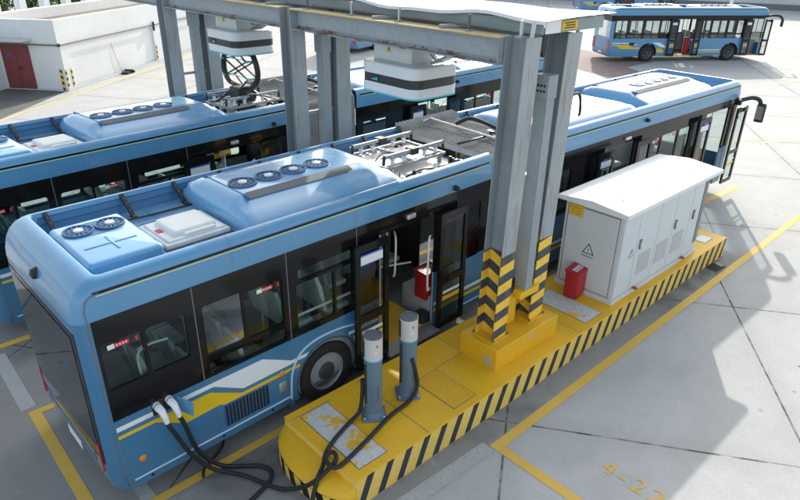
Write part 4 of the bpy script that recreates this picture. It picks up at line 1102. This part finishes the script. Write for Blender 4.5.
for ci, (x0, x1) in enumerate(COLX):
    for ri in range(2):
        ya, yb_ = rows[ri] + .34, rows[ri + 1]
        xm = (x0 + x1) / 2
        o = MB(); o.m('beam_web').box(xm - .006, xm + .006, ya, yb_, 4.79, 5.09); o.m('beam_top').box(x0, x1, ya, yb_, 5.09, 5.108); o.m('beam_rust').box(x0, x1, ya, yb_, 4.77, 4.79)
        o.m('beam_rust').box(xm - .014, xm - .0062, ya + .02, yb_ - .02, 4.79, 4.83)
        o.m('steel_paint')
        for q in (ya + .01, yb_ - .03): o.box(x0 + .03, x1 - .03, q, q + .015, 4.79, 5.09)
        o.m('sign_black')
        for q in range(5):
            o.lathe([(.018, -.012), (.018, 0)], (xm - .03, ya + .05, 4.83 + .055 * q), 'x', 6)
        gb(o, 'beam')
    o = MB(); o.m('beam_web').box(xm - .006, xm + .006, rows[2] + .34, 20.0, 4.79, 5.09); o.m('beam_top').box(x0, x1, rows[2] + .34, 20.0, 5.09, 5.108); o.m('beam_rust').box(x0, x1, rows[2] + .34, 20.0, 4.77, 4.79); gb(o, 'beam')
for y in (5.12, 9.86, 14.95):
    o = mb('deck_grey'); o.box(6.66, 7.32, y + .05, y + .13, 4.80, 5.06); gb(o, 'cross_beam')
# deck frame and wavy white roof sheet
dk = MB(); dk.m('deck_grey').box(6.78, 6.82, 4.78, 19.0, 5.13, 5.29); dk.box(8.14, 8.18, 4.78, 19.0, 5.13, 5.27)
dk.m('paint_white').box(6.84, 7.16, 4.765, 4.78, 5.135, 5.285)
dk.m('deck_grey').box(7.16, 8.14, 4.77, 4.785, 5.135, 5.285)
for y in range(6, 19): dk.box(6.83, 8.13, y, y + .08, 5.14, 5.26)
gb(dk, 'deck_frame')
sg = MB(); sg.m('label_yellow').box(7.18, 7.52, 4.758, 4.766, 5.16, 5.27); sg.m('sign_black')
for k in range(3): sg.box(7.22 + .03 * (k % 2), 7.46, 4.752, 4.757, 5.18 + .03 * k, 5.192 + .03 * k)
gb(sg, 'deck_sign')
sh = mb('canopy_sheet'); L_ = []; rr = random.Random(5)
ys = [4.68 + .22 * k for k in range(66)]
edge = [.032 * math.sin(y * 2.1 + 2.2) + .015 * math.sin(y * 4.7) for y in ys]
r0, r1, r2, r3 = [], [], [], []
for y, e in zip(ys, edge):
    r0.append((6.70, y, 5.275 + e)); r1.append((6.71, y, 5.318 + e)); r2.append((7.4, y, 5.325 + e * .4)); r3.append((8.32, y, 5.315 - e * .4))
sh.loft([r0, r1, r2, r3], False)
gb(sh, 'roof_sheet')
for i, (y, z0, rm) in enumerate([(4.9, 0, 'steel_paint'), (5.75, 0, 'copper'), (7.1, 0, 'steel_paint'), (8.2, 0, 'steel_paint'), (9.4, 0, 'copper'), (11.0, 0, 'copper'), (12.4, 0, 'steel_paint'), (13.4, 0, 'copper')]):
    o = MB(); o.m('steel_paint').box(6.46, 6.58, y - .05, y + .05, 5.108, 5.125); o.m('pipe_rust' if rm == 'copper' else 'aluminium').box(6.51, 6.54, y - .015, y + .015, 5.125, 5.31)
    gb(o, 'roof_strut')
for x in (6.50, 7.5):
    o = mb('bollard_cap'); o.bar((x + .10, 4.80, 5.05), (x + .14, 4.80, 5.30), .05, .02); gb(o, 'roof_strut')
for y, x in ((6.2, 6.45), (7.6, 6.44), (10.6, 6.45), (12.0, 6.45)):
    o = mb('steel_paint'); o.bar((x, y, 5.13), (x + .5, y - .25, 5.15), .12, .04); gb(o, 'clamp')
o = mb('pipe_rust'); o.tube([(6.62, 5.4, 5.16), (6.62, 9.4, 5.17)], .012, 6); gb(o, 'conduit')
lp = mb('black_plastic')
pts = []
lp.tube(smooth_path([(7.70, 4.95, 4.1), (7.95, 4.95, 4.22), (8.12, 4.95, 4.18), (8.18, 4.95, 3.95), (8.16, 4.95, 3.88)], 5), .022, 8); gb(lp, 'cable_loop')

# charger hoods hanging under the beams
def charger(y0, y1, label):
    b = thing('charger_hood', label, 'charger', (7.0, (y0 + y1) / 2, 4.0), 0, None)
    hy = (y1 - y0) / 2
    def ring(z, rx=.5, off=0, r=.2):
        p = []
        for cx, cy, a0 in ((rx - r, hy - r, 0), (-rx + r, hy - r, 90), (-rx + r, -hy + r, 180), (rx - r, -hy + r, 270)):
            for k in range(7):
                a = R(a0 + 15 * k); q = r + off; p.append((cx + q * math.cos(a), cy + q * math.sin(a), z))
        return p
    h = mb('hood_white'); h.loft([ring(.025, off=0), ring(.16)], True); h.loft([ring(.16), ring(.165, off=-.004), ], True)
    h.loft([ring(.30), ring(.455), ring(.475, off=-.02)], True); h.add(ring(.475, off=-.02), [tuple(range(28))], False); h.build('hood', parent=b)
    c = mb('hood_band'); c.loft([ring(.158, off=-.006), ring(.302, off=-.006)], True); bo = c.build('hood_band', parent=b)
    lg = MB(); lg.m('black_plastic').box(-.499, -.494, hy * .25, hy * .55, .17, .29); lg.m('teal_edge').box(-.503, -.4995, hy * .30, hy * .36, .20, .245).box(-.503, -.4995, hy * .37, hy * .50, .205, .225); lg.build('logo_panel', parent=bo)
    c = mb('teal_edge'); c.loft([ring(.0, off=-.01), ring(.003, off=.003), ring(.026, off=.003)], True); c.build('hood_rim', parent=b)
    c = mb('black_plastic'); c.add(ring(.004, off=-.012), [tuple(range(28))], False); c.box(-.35, .35, -hy + .2, hy - .2, -.03, .004); c.box(-.05, .05, -hy * .6, hy * .6, -.06, -.03); c.build('contact_plate', parent=b)
    k = mb('hood_white'); k.box(-.22, .25, -.28, .60 if hy > .63 else .5, .47, .80); ko = k.build('hanger_box', parent=b, bevel=.006)
    w = MB(); w.m('label_yellow').add([(-.224, .18, .60), (-.224, .30, .60), (-.224, .24, .71)], [(0, 1, 2)], False); w.m('sign_black').box(-.228, -.2245, .233, .247, .625, .67); w.build('hazard_label', parent=ko)
    a = MB(); a.m('steel_paint').bar((.0, -.30, .78), (.1, -.52, .52), .12, .03).bar((.1, -.5, .50), (.1, -1.0, .72), .30, .03); a.build('hanger_bracket', parent=b)
    return b
charger(6.72, 8.02, 'white charger hood with black band hanging above the nearest bus, nothing touching it')
charger(12.0, 13.28, 'white charger hood with black band over the farther bus, raised collector touching it')

# ------------------------------------------------------------------ power cabinet
cb = thing('power_cabinet', 'tall white power cabinet with pitched roof and vented doors on the yellow island', 'cabinet', (9.19, 4.42, IZ))
def cbb(o, name, parent=cb, bevel=0): return o.build(name, parent=parent, bevel=bevel)
LX, LY, HZ = 3.28, 1.20, 1.70
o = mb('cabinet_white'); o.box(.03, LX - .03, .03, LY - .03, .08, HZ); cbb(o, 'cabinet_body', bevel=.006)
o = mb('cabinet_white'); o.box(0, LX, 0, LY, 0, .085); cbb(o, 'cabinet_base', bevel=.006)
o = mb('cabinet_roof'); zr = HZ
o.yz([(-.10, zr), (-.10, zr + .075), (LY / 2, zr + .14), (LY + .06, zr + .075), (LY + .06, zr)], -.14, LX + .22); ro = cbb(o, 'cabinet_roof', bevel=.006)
for x in (.35, 1.6, 2.9):
    for y in (.3, .95):
        h = mb('aluminium'); z = zr + .075 + .09 * (1 - abs(y - LY / 2) / (LY / 2 + .08)); h.lathe([(.02, 0), (.02, .012), (.008, .016), (.008, .05), (0, .05)], (x, y, z - .004), 'z', 8); cbb(h, 'lifting_bolt', ro)
s = mb('seam_grey'); s.box(1.52, 1.526, -.0, LY, zr + .155, zr + .158) if False else None
edges = [.03, .57, 1.32, 1.93, 2.62, 3.06]
for i in range(5):
    xa, xb = edges[i] + .008, edges[i + 1] - .008
    d = mb('cabinet_white'); d.box(xa, xb, .012, .032, .12, HZ - .05); dr = cbb(d, 'cabinet_door', bevel=.004)
    if i in (1, 2, 3):
        va = [.74, 1.40, 2.04][i - 1]
        v = mb('vent_grey'); v.box(va, va + .43, .006, .013, .36, .76)
        v.m('wall_grey')
        for q in range(13): v.box(va + .015, va + .415, .002, .0065, .375 + q * .029, .388 + q * .029)
        cbb(v, 'door_vent', dr)
    hx = [None, .66, None, 1.99, 2.74][i]
    if hx:
        h = MB(); h.m('seam_grey').rbox(hx, hx + .07, -.012, .013, .90, 1.08, .008); h.m('aluminium').rbox(hx + .02, hx + .05, -.02, -.008, .93, 1.05, .008); cbb(h, 'door_handle', dr)
o = mb('seam_grey'); o.box(3.07, 3.22, .010, .034, .28, HZ - .08); o.m('vent_grey')
for q in range(44): o.box(3.08, 3.21, .004, .011, .30 + q * .030, .309 + q * .030)
cbb(o, 'side_grille')
d = mb('cabinet_white'); d.box(.012, .032, .12, LY - .10, .12, HZ - .10); ed = cbb(d, 'end_panel', bevel=.004)
s = mb('seam_grey')
for a in (.105, LY - .09): s.box(.022, .0305, a, a + .008, .11, HZ - .09)
s.box(.022, .0305, .105, LY - .085, .104, .112); s.box(.022, .0305, .105, LY - .085, HZ - .095, HZ - .087); cbb(s, 'panel_gap')
o = MB(); o.m('label_yellow').box(.004, .013, .80, 1.09, 1.42, 1.63); o.m('pipe_rust')
for q in range(3): o.box(.002, .0045, .85, 1.04, 1.47 + .05 * q, 1.478 + .05 * q)
cbb(o, 'notice_plate', ed)
def warn(par, f, name='warning_sign'):
    o = MB(); o.m('sign_black').prism([(-.115, 0), (.115, 0), (0, .20)], [], lambda u, w: f(u, w, 0), lambda u, w: f(u, w, .004))
    o.m('stripe_white').prism([(-.085, .018), (.085, .018), (0, .166)], [], lambda u, w: f(u, w, .004), lambda u, w: f(u, w, .006))
    o.m('sign_black').prism([(.012, .125), (-.02, .07), (-.002, .07), (-.012, .03), (.02, .085), (.003, .085)], [], lambda u, w: f(u, w, .006), lambda u, w: f(u, w, .008))
    cbb(o, name, par)
warn(ed, lambda u, w, d: (.012 - d, .60 - u, .80 + w))
o2 = MB(); o2.m('seam_grey').box(.008, .013, .49, .72, .74, .755); cbb(o2, 'sign_text', ed)
warn(cb, lambda u, w, d: (.43 + u * .8, .012 - d, .82 + w * .8))
for x in (.75, 2.62):
    v = mb('copper'); v.lathe([(.03, -.06), (.03, .01)], (x, -.0, .10), 'y', 10); v.box(x - .05, x + .05, -.05, -.03, .09, .11); cbb(v, 'drain_valve')

# red fire boxes
def fire_box(x, y, z, rz, label, group=None):
    b = thing('fire_extinguisher_box', label, 'fire box', (x, y, z), rz, group)
    o = mb('red_paint'); o.rbox(0, .36, 0, .26, .03, .50, .012); o.build('box_body', parent=b)
    o = mb('red_paint'); o.loft([[(-.012, -.012, .50), (.372, -.012, .50), (.372, .272, .50), (-.012, .272, .50)], [(-.012, -.012, .52), (.372, -.012, .52), (.372, .272, .55), (-.012, .272, .55)]], True, cap=True, smooth=False); lid = o.build('lid', parent=b)
    o = MB(); o.m('stripe_white')
    for k in range(5):
        zz = lambda y_: .5215 + (.03) * (y_ + .012) / .284
        xa = .045 + k * .056
        o.quad((xa, .07, zz(.07)), (xa + .042, .07, zz(.07)), (xa + .042, .17, zz(.17)), (xa, .17, zz(.17)))
        o.m('red_paint').quad((xa + .008, .10, zz(.10) + .001), (xa + .034, .10, zz(.10) + .001), (xa + .034, .115, zz(.115) + .001), (xa + .008, .115, zz(.115) + .001)); o.m('stripe_white')
    o.build('lid_lettering', parent=lid)
    o = MB(); o.m('seam_grey').box(.03, .33, -.002, .01, .27, .274); o.m('sign_blue')
    for sx in (.04, .30): o.box(sx, sx + .03, .02, .24, 0, .03)
    o.m('sign_blue').box(.355, .366, .10, .16, .36, .40); o.build('box_foot', parent=b)
    return b
fire_box(8.88, 4.93, IZ + .008, R(8), 'red fire extinguisher box standing against the end of the white cabinet')
fire_box(6.52, 6.36, .71, R(3), 'red fire extinguisher box inside the open rear door of the nearest bus')

# ------------------------------------------------------------------ white utility building
P0 = Vector((8.30, 31.10, 0)); U = Vector((.78, .625, 0)).normalized(); V = Vector((-.64, .77, 0)).normalized()
bd = thing('utility_building', 'low white rendered building with maroon double doors and flat roof at the upper left', 'building', tuple(P0), math.atan2(U.y, U.x))
vx = V.dot(U); vy = V.dot(Vector((-U.y, U.x, 0)))
LV = lambda a, t: (a + vx * t, vy * t)       # local plan point: a along the long wall, t along the door wall
def pts(*q): return [LV(*p) for p in q]
ext = 22
o = mb('render_white'); o.xy(pts((0, 0), (ext, 0), (ext, 2.9), (0, 2.9)), 0, 2.70); o.xy(pts((0, 2.9), (.4, 2.9), (.4, 5.2), (0, 5.2)), 0, 2.70); o.build('wall', parent=bd)
o = mb('render_white')
o.xy(pts((-.04, -.05), (ext, -.05), (ext, .22), (-.04, .22)), 2.0, 3.02); o.xy(pts((-.04, .22), (.20, .22), (.20, 5.2), (-.04, 5.2)), 2.0, 3.02); o.build('parapet', parent=bd)
o = mb('roof_brown'); o.xy(pts((.2, .22), (ext, .22), (ext, 2.9), (.2, 2.9)), 2.70, 2.72); ro = o.build('roof', parent=bd)
rr = random.Random(2)
o = mb('wall_grey')
for k in range(40): 
    a = rr.uniform(.5, 20); x, y = LV(a, rr.uniform(.3, .8)); o.rbox(x, x + rr.uniform(.05, .2), y, y + .1, 2.72, 2.72 + rr.uniform(.05, .2), .02)
o.build('roof_clutter', parent=ro)
o = mb('render_white'); o.xy(pts((-3, 2.9), (30, 2.9), (30, 3.35), (-3, 3.35)), 0, 3.16); o.build('rear_parapet', parent=bd)
for k in range(11):
    o = mb('render_white'); o.xy(pts((-1.8 + 1.75 * k, 4.0), (-1.35 + 1.75 * k, 4.0), (-1.35 + 1.75 * k, 4.3), (-1.8 + 1.75 * k, 4.3)), 2.6, 3.62); o.build('parapet_post', parent=bd)
# wall panel recess, corner pilasters, plinth, pipe
for a0, a1 in ((0, .55), (8.05, 8.7), (16, 16.7)): mb('render_white').xy(pts((a0, -.10), (a1, -.10), (a1, 0), (a0, 0)), 0, 1.998).build('pilaster', parent=bd)
o = mb('wall_grey'); o.xy(pts((-.03, -.14), (ext, -.14), (ext, -.10), (-.03, -.10)), 0, .10); o.xy(pts((-.03, -.10), (0, -.1), (0, 5.2), (-.03, 5.2)), 0, .10); o.build('wall_base', parent=bd)
o = mb('pipe_rust'); o.tube([(*LV(0, -.13), 1.99), (*LV(ext, -.13), 1.99)], .03, 8); q0, q1 = LV(-.09, -.13), LV(-.09, 5.2); o.tube([(*q0, 1.99), (*q1, 1.99)], .03, 8)
o.m('black_plastic').lathe([(.07, -.06), (.07, .06)], (*LV(-.05, -.10), 1.99), 'z', 10); o.lathe([(.06, -.06), (.06, .4)], (*LV(8.1, -.14), 1.75), 'z', 8); o.build('wall_pipe', parent=bd)
o = mb('door_maroon'); dd = []
for a0, a1 in ((1.40, 2.06), (2.075, 2.74)):
    o = mb('door_maroon'); o.xy(pts((-.05, a0), (0, a0), (0, a1), (-.05, a1)), .05, 1.94); d = o.build('door', parent=bd)
    if a0 < 2:
        h = mb('black_plastic'); x, y = LV(-.06, a1 - .12); h.lathe([(.05, -.03), (.05, .03), (0, .03)], (x, y, .95), 'x', 10); h.build('door_handle', parent=d)
    else:
        h = mb('sign_blue'); h.xy(pts((-.058, a0 + .25), (-.051, a0 + .25), (-.051, a0 + .38), (-.058, a0 + .38)), 1.45, 1.58); h.build('door_number_plate', parent=d)
o = mb('wall_grey'); o.xy(pts((-.75, 1.15), (-.04, 1.15), (-.04, 4.8), (-.75, 4.8)), 2.17, 2.25); o.build('door_canopy', parent=bd)
for a in (.02, .40, 8.10): 
    o = mb('post_stripes'); o.xy(pts((a, -.115), (a + .10, -.115), (a + .10, -.101), (a, -.101)), .02, .95); o.build('corner_stripe', parent=bd)
o = mb('post_stripes'); o.xy(pts((-.045, .02), (-.031, .02), (-.031, .12), (-.045, .12)), .02, .95); o.build('corner_stripe', parent=bd)
o = mb('seam_grey'); 
o.tube([(*LV(4.0, -.02), 1.55), (*LV(4.15, -.04), 1.0), (*LV(4.5, -.05), .12)], .008, 5); o.build('hanging_wire', parent=bd)
deb = mb('pit_dark'); rr = random.Random(9)
for k in range(14): deb.rbox(-.4 + rr.uniform(0, .8), -.25 + rr.uniform(0, .8), -.15 + rr.uniform(-.1, .1), rr.uniform(0, .15), 0, rr.uniform(.04, .12), .02)
tag(deb.build('rubbish_heap', loc=(12.0, 33.75, 0), rot=(0, 0, .68)), 'small dark heap of rubbish at the foot of the white building wall', 'rubbish')

# far wall and poles
fw = thing('boundary_wall', 'long pale boundary wall across the far side of the yard at the upper right', 'wall', (85, 26, 0), R(-68))
o = mb('wall_grey'); o.box(-70, 70, 0, .4, .6, 6.5); o.build('wall_panel', parent=fw)
o = mb('render_white'); o.box(-70, 70, -.15, .4, 2.6, 2.9); o.build('wall_coping', parent=fw)
o = mb('seam_grey'); o.box(-70, 70, -.3, .0, 0, .6); o.build('wall_foot', parent=fw)
bp = thing('barrier_pole', 'slanting red and white barrier pole beyond the broadside bus', 'pole', (70, 27.0, 0), 0)
o = MB()
for k in range(8): o.m('sign_red' if k % 2 == 0 else 'paint_white').tube([(.25 * k, .12 * k, .9 * k), (.25 * (k + 1), .12 * (k + 1), .9 * (k + 1))], .20, 8)
o.build('pole', parent=bp)

# trees behind the utility building
def tree(x, y, h, r, seed, label):
    t = thing('tree', label, 'tree', (x, y, 0), 0, 'trees behind the white building')
    rr = random.Random(seed)
    o = mb('bark'); o.tube([(0, 0, 0), (.1, .05, h * .35), (0, .1, h * .7)], [.22, .15, .06], 8)
    for k in range(5):
        a = rr.uniform(0, 6.28); o.tube([(0, 0, h * (.3 + .07 * k)), (r * .5 * math.cos(a), r * .5 * math.sin(a), h * (.5 + .07 * k))], [.09, .03], 6)
    o.build('trunk', parent=t)
    c = mb('foliage'); cl = [(rr.gauss(0, r * .4), rr.gauss(0, r * .4), h * .62 + rr.gauss(0, h * .17), r * rr.uniform(.25, .5)) for _ in range(26)]
    for i in range(2600):
        cx, cy, cz, cr = rr.choice(cl); d = Vector((rr.gauss(0, 1), rr.gauss(0, 1), rr.gauss(0, 1))).normalized() * cr * rr.uniform(.6, 1.05)
        p = Vector((cx, cy, cz)) + d; s = rr.uniform(.08, .18)
        a = Vector((rr.gauss(0, 1), rr.gauss(0, 1), rr.gauss(0, 1))).normalized(); b_ = a.orthogonal().normalized()
        c.add([p - a * s, p + b_ * s * .6, p + a * s, p - b_ * s * .6], [(0, 1, 2, 3)], False)
    c.build('crown', parent=t)
for i, (x, y, h, r, lab) in enumerate([(8.8, 45.5, 4.6, 2.4, 'dark green'), (12.0, 47.0, 5.0, 2.6, 'yellow-green'), (15.2, 49.5, 4.6, 2.5, 'mid green'), (19.0, 53.0, 5.2, 2.8, 'pale green'), (6.0, 47.5, 4.8, 2.4, 'deep green')]):
    tree(x, y, h, r, 20 + i, 'leafy tree behind the white building, %s from the left among the roof posts' % ('second', 'third', 'fourth', 'rightmost', 'first')[i])

# ------------------------------------------------------------------ camera, light, world
cam = bpy.data.cameras.new('Camera'); co = bpy.data.objects.new('Camera', cam); col.objects.link(co); scene.camera = co
cam.sensor_width = 36; cam.lens = 626.449 / 800 * 36; cam.clip_end = 3000; cam.clip_start = .1
roll, pitch, yaw = .01477, .45229, .74942
fwd = Vector((math.sin(yaw) * math.cos(pitch), math.cos(yaw) * math.cos(pitch), -math.sin(pitch)))
rt = Vector((math.cos(yaw), -math.sin(yaw), 0)); up = rt.cross(fwd)
r2 = rt * math.cos(roll) + up * math.sin(roll); u2 = up * math.cos(roll) - rt * math.sin(roll)
co.matrix_world = Matrix(((r2.x, u2.x, -fwd.x, 0), (r2.y, u2.y, -fwd.y, 0), (r2.z, u2.z, -fwd.z, 6.1), (0, 0, 0, 1)))

S = Vector((1.78, 1.13, 1.0)).normalized()
elev = math.asin(S.z); azi = math.atan2(S.x, S.y)
sl = bpy.data.lights.new('Sun', 'SUN'); sl.energy = 4.7; sl.angle = R(.6); sl.color = (1, .95, .87)
so = bpy.data.objects.new('Sun', sl); col.objects.link(so); so.rotation_euler = (-S).to_track_quat('-Z', 'Y').to_euler()
wd = bpy.data.worlds.new('World'); scene.world = wd; wd.use_nodes = True; nt = wd.node_tree
sky = nt.nodes.new('ShaderNodeTexSky'); sky.sky_type = 'NISHITA'; sky.sun_disc = False
sky.sun_elevation = elev; sky.sun_rotation = azi; sky.altitude = 50; sky.air_density = 1.0; sky.dust_density = 2.5; sky.ozone_density = 1.0
bgn = nt.nodes['Background']; bgn.inputs['Strength'].default_value = .34
hs = nt.nodes.new('ShaderNodeHueSaturation'); hs.inputs['Saturation'].default_value = .62; nt.links.new(sky.outputs[0], hs.inputs['Color'])
nt.links.new(mixc(nt, 1.0, hs.outputs[0], (1.0, 1.0, .945), 'MULTIPLY'), bgn.inputs['Color'])
scene.view_settings.view_transform = 'Standard'; scene.view_settings.look = 'None'; scene.view_settings.exposure = 0; scene.view_settings.gamma = 1
scene.cycles.max_bounces = 8; scene.cycles.transparent_max_bounces = 12
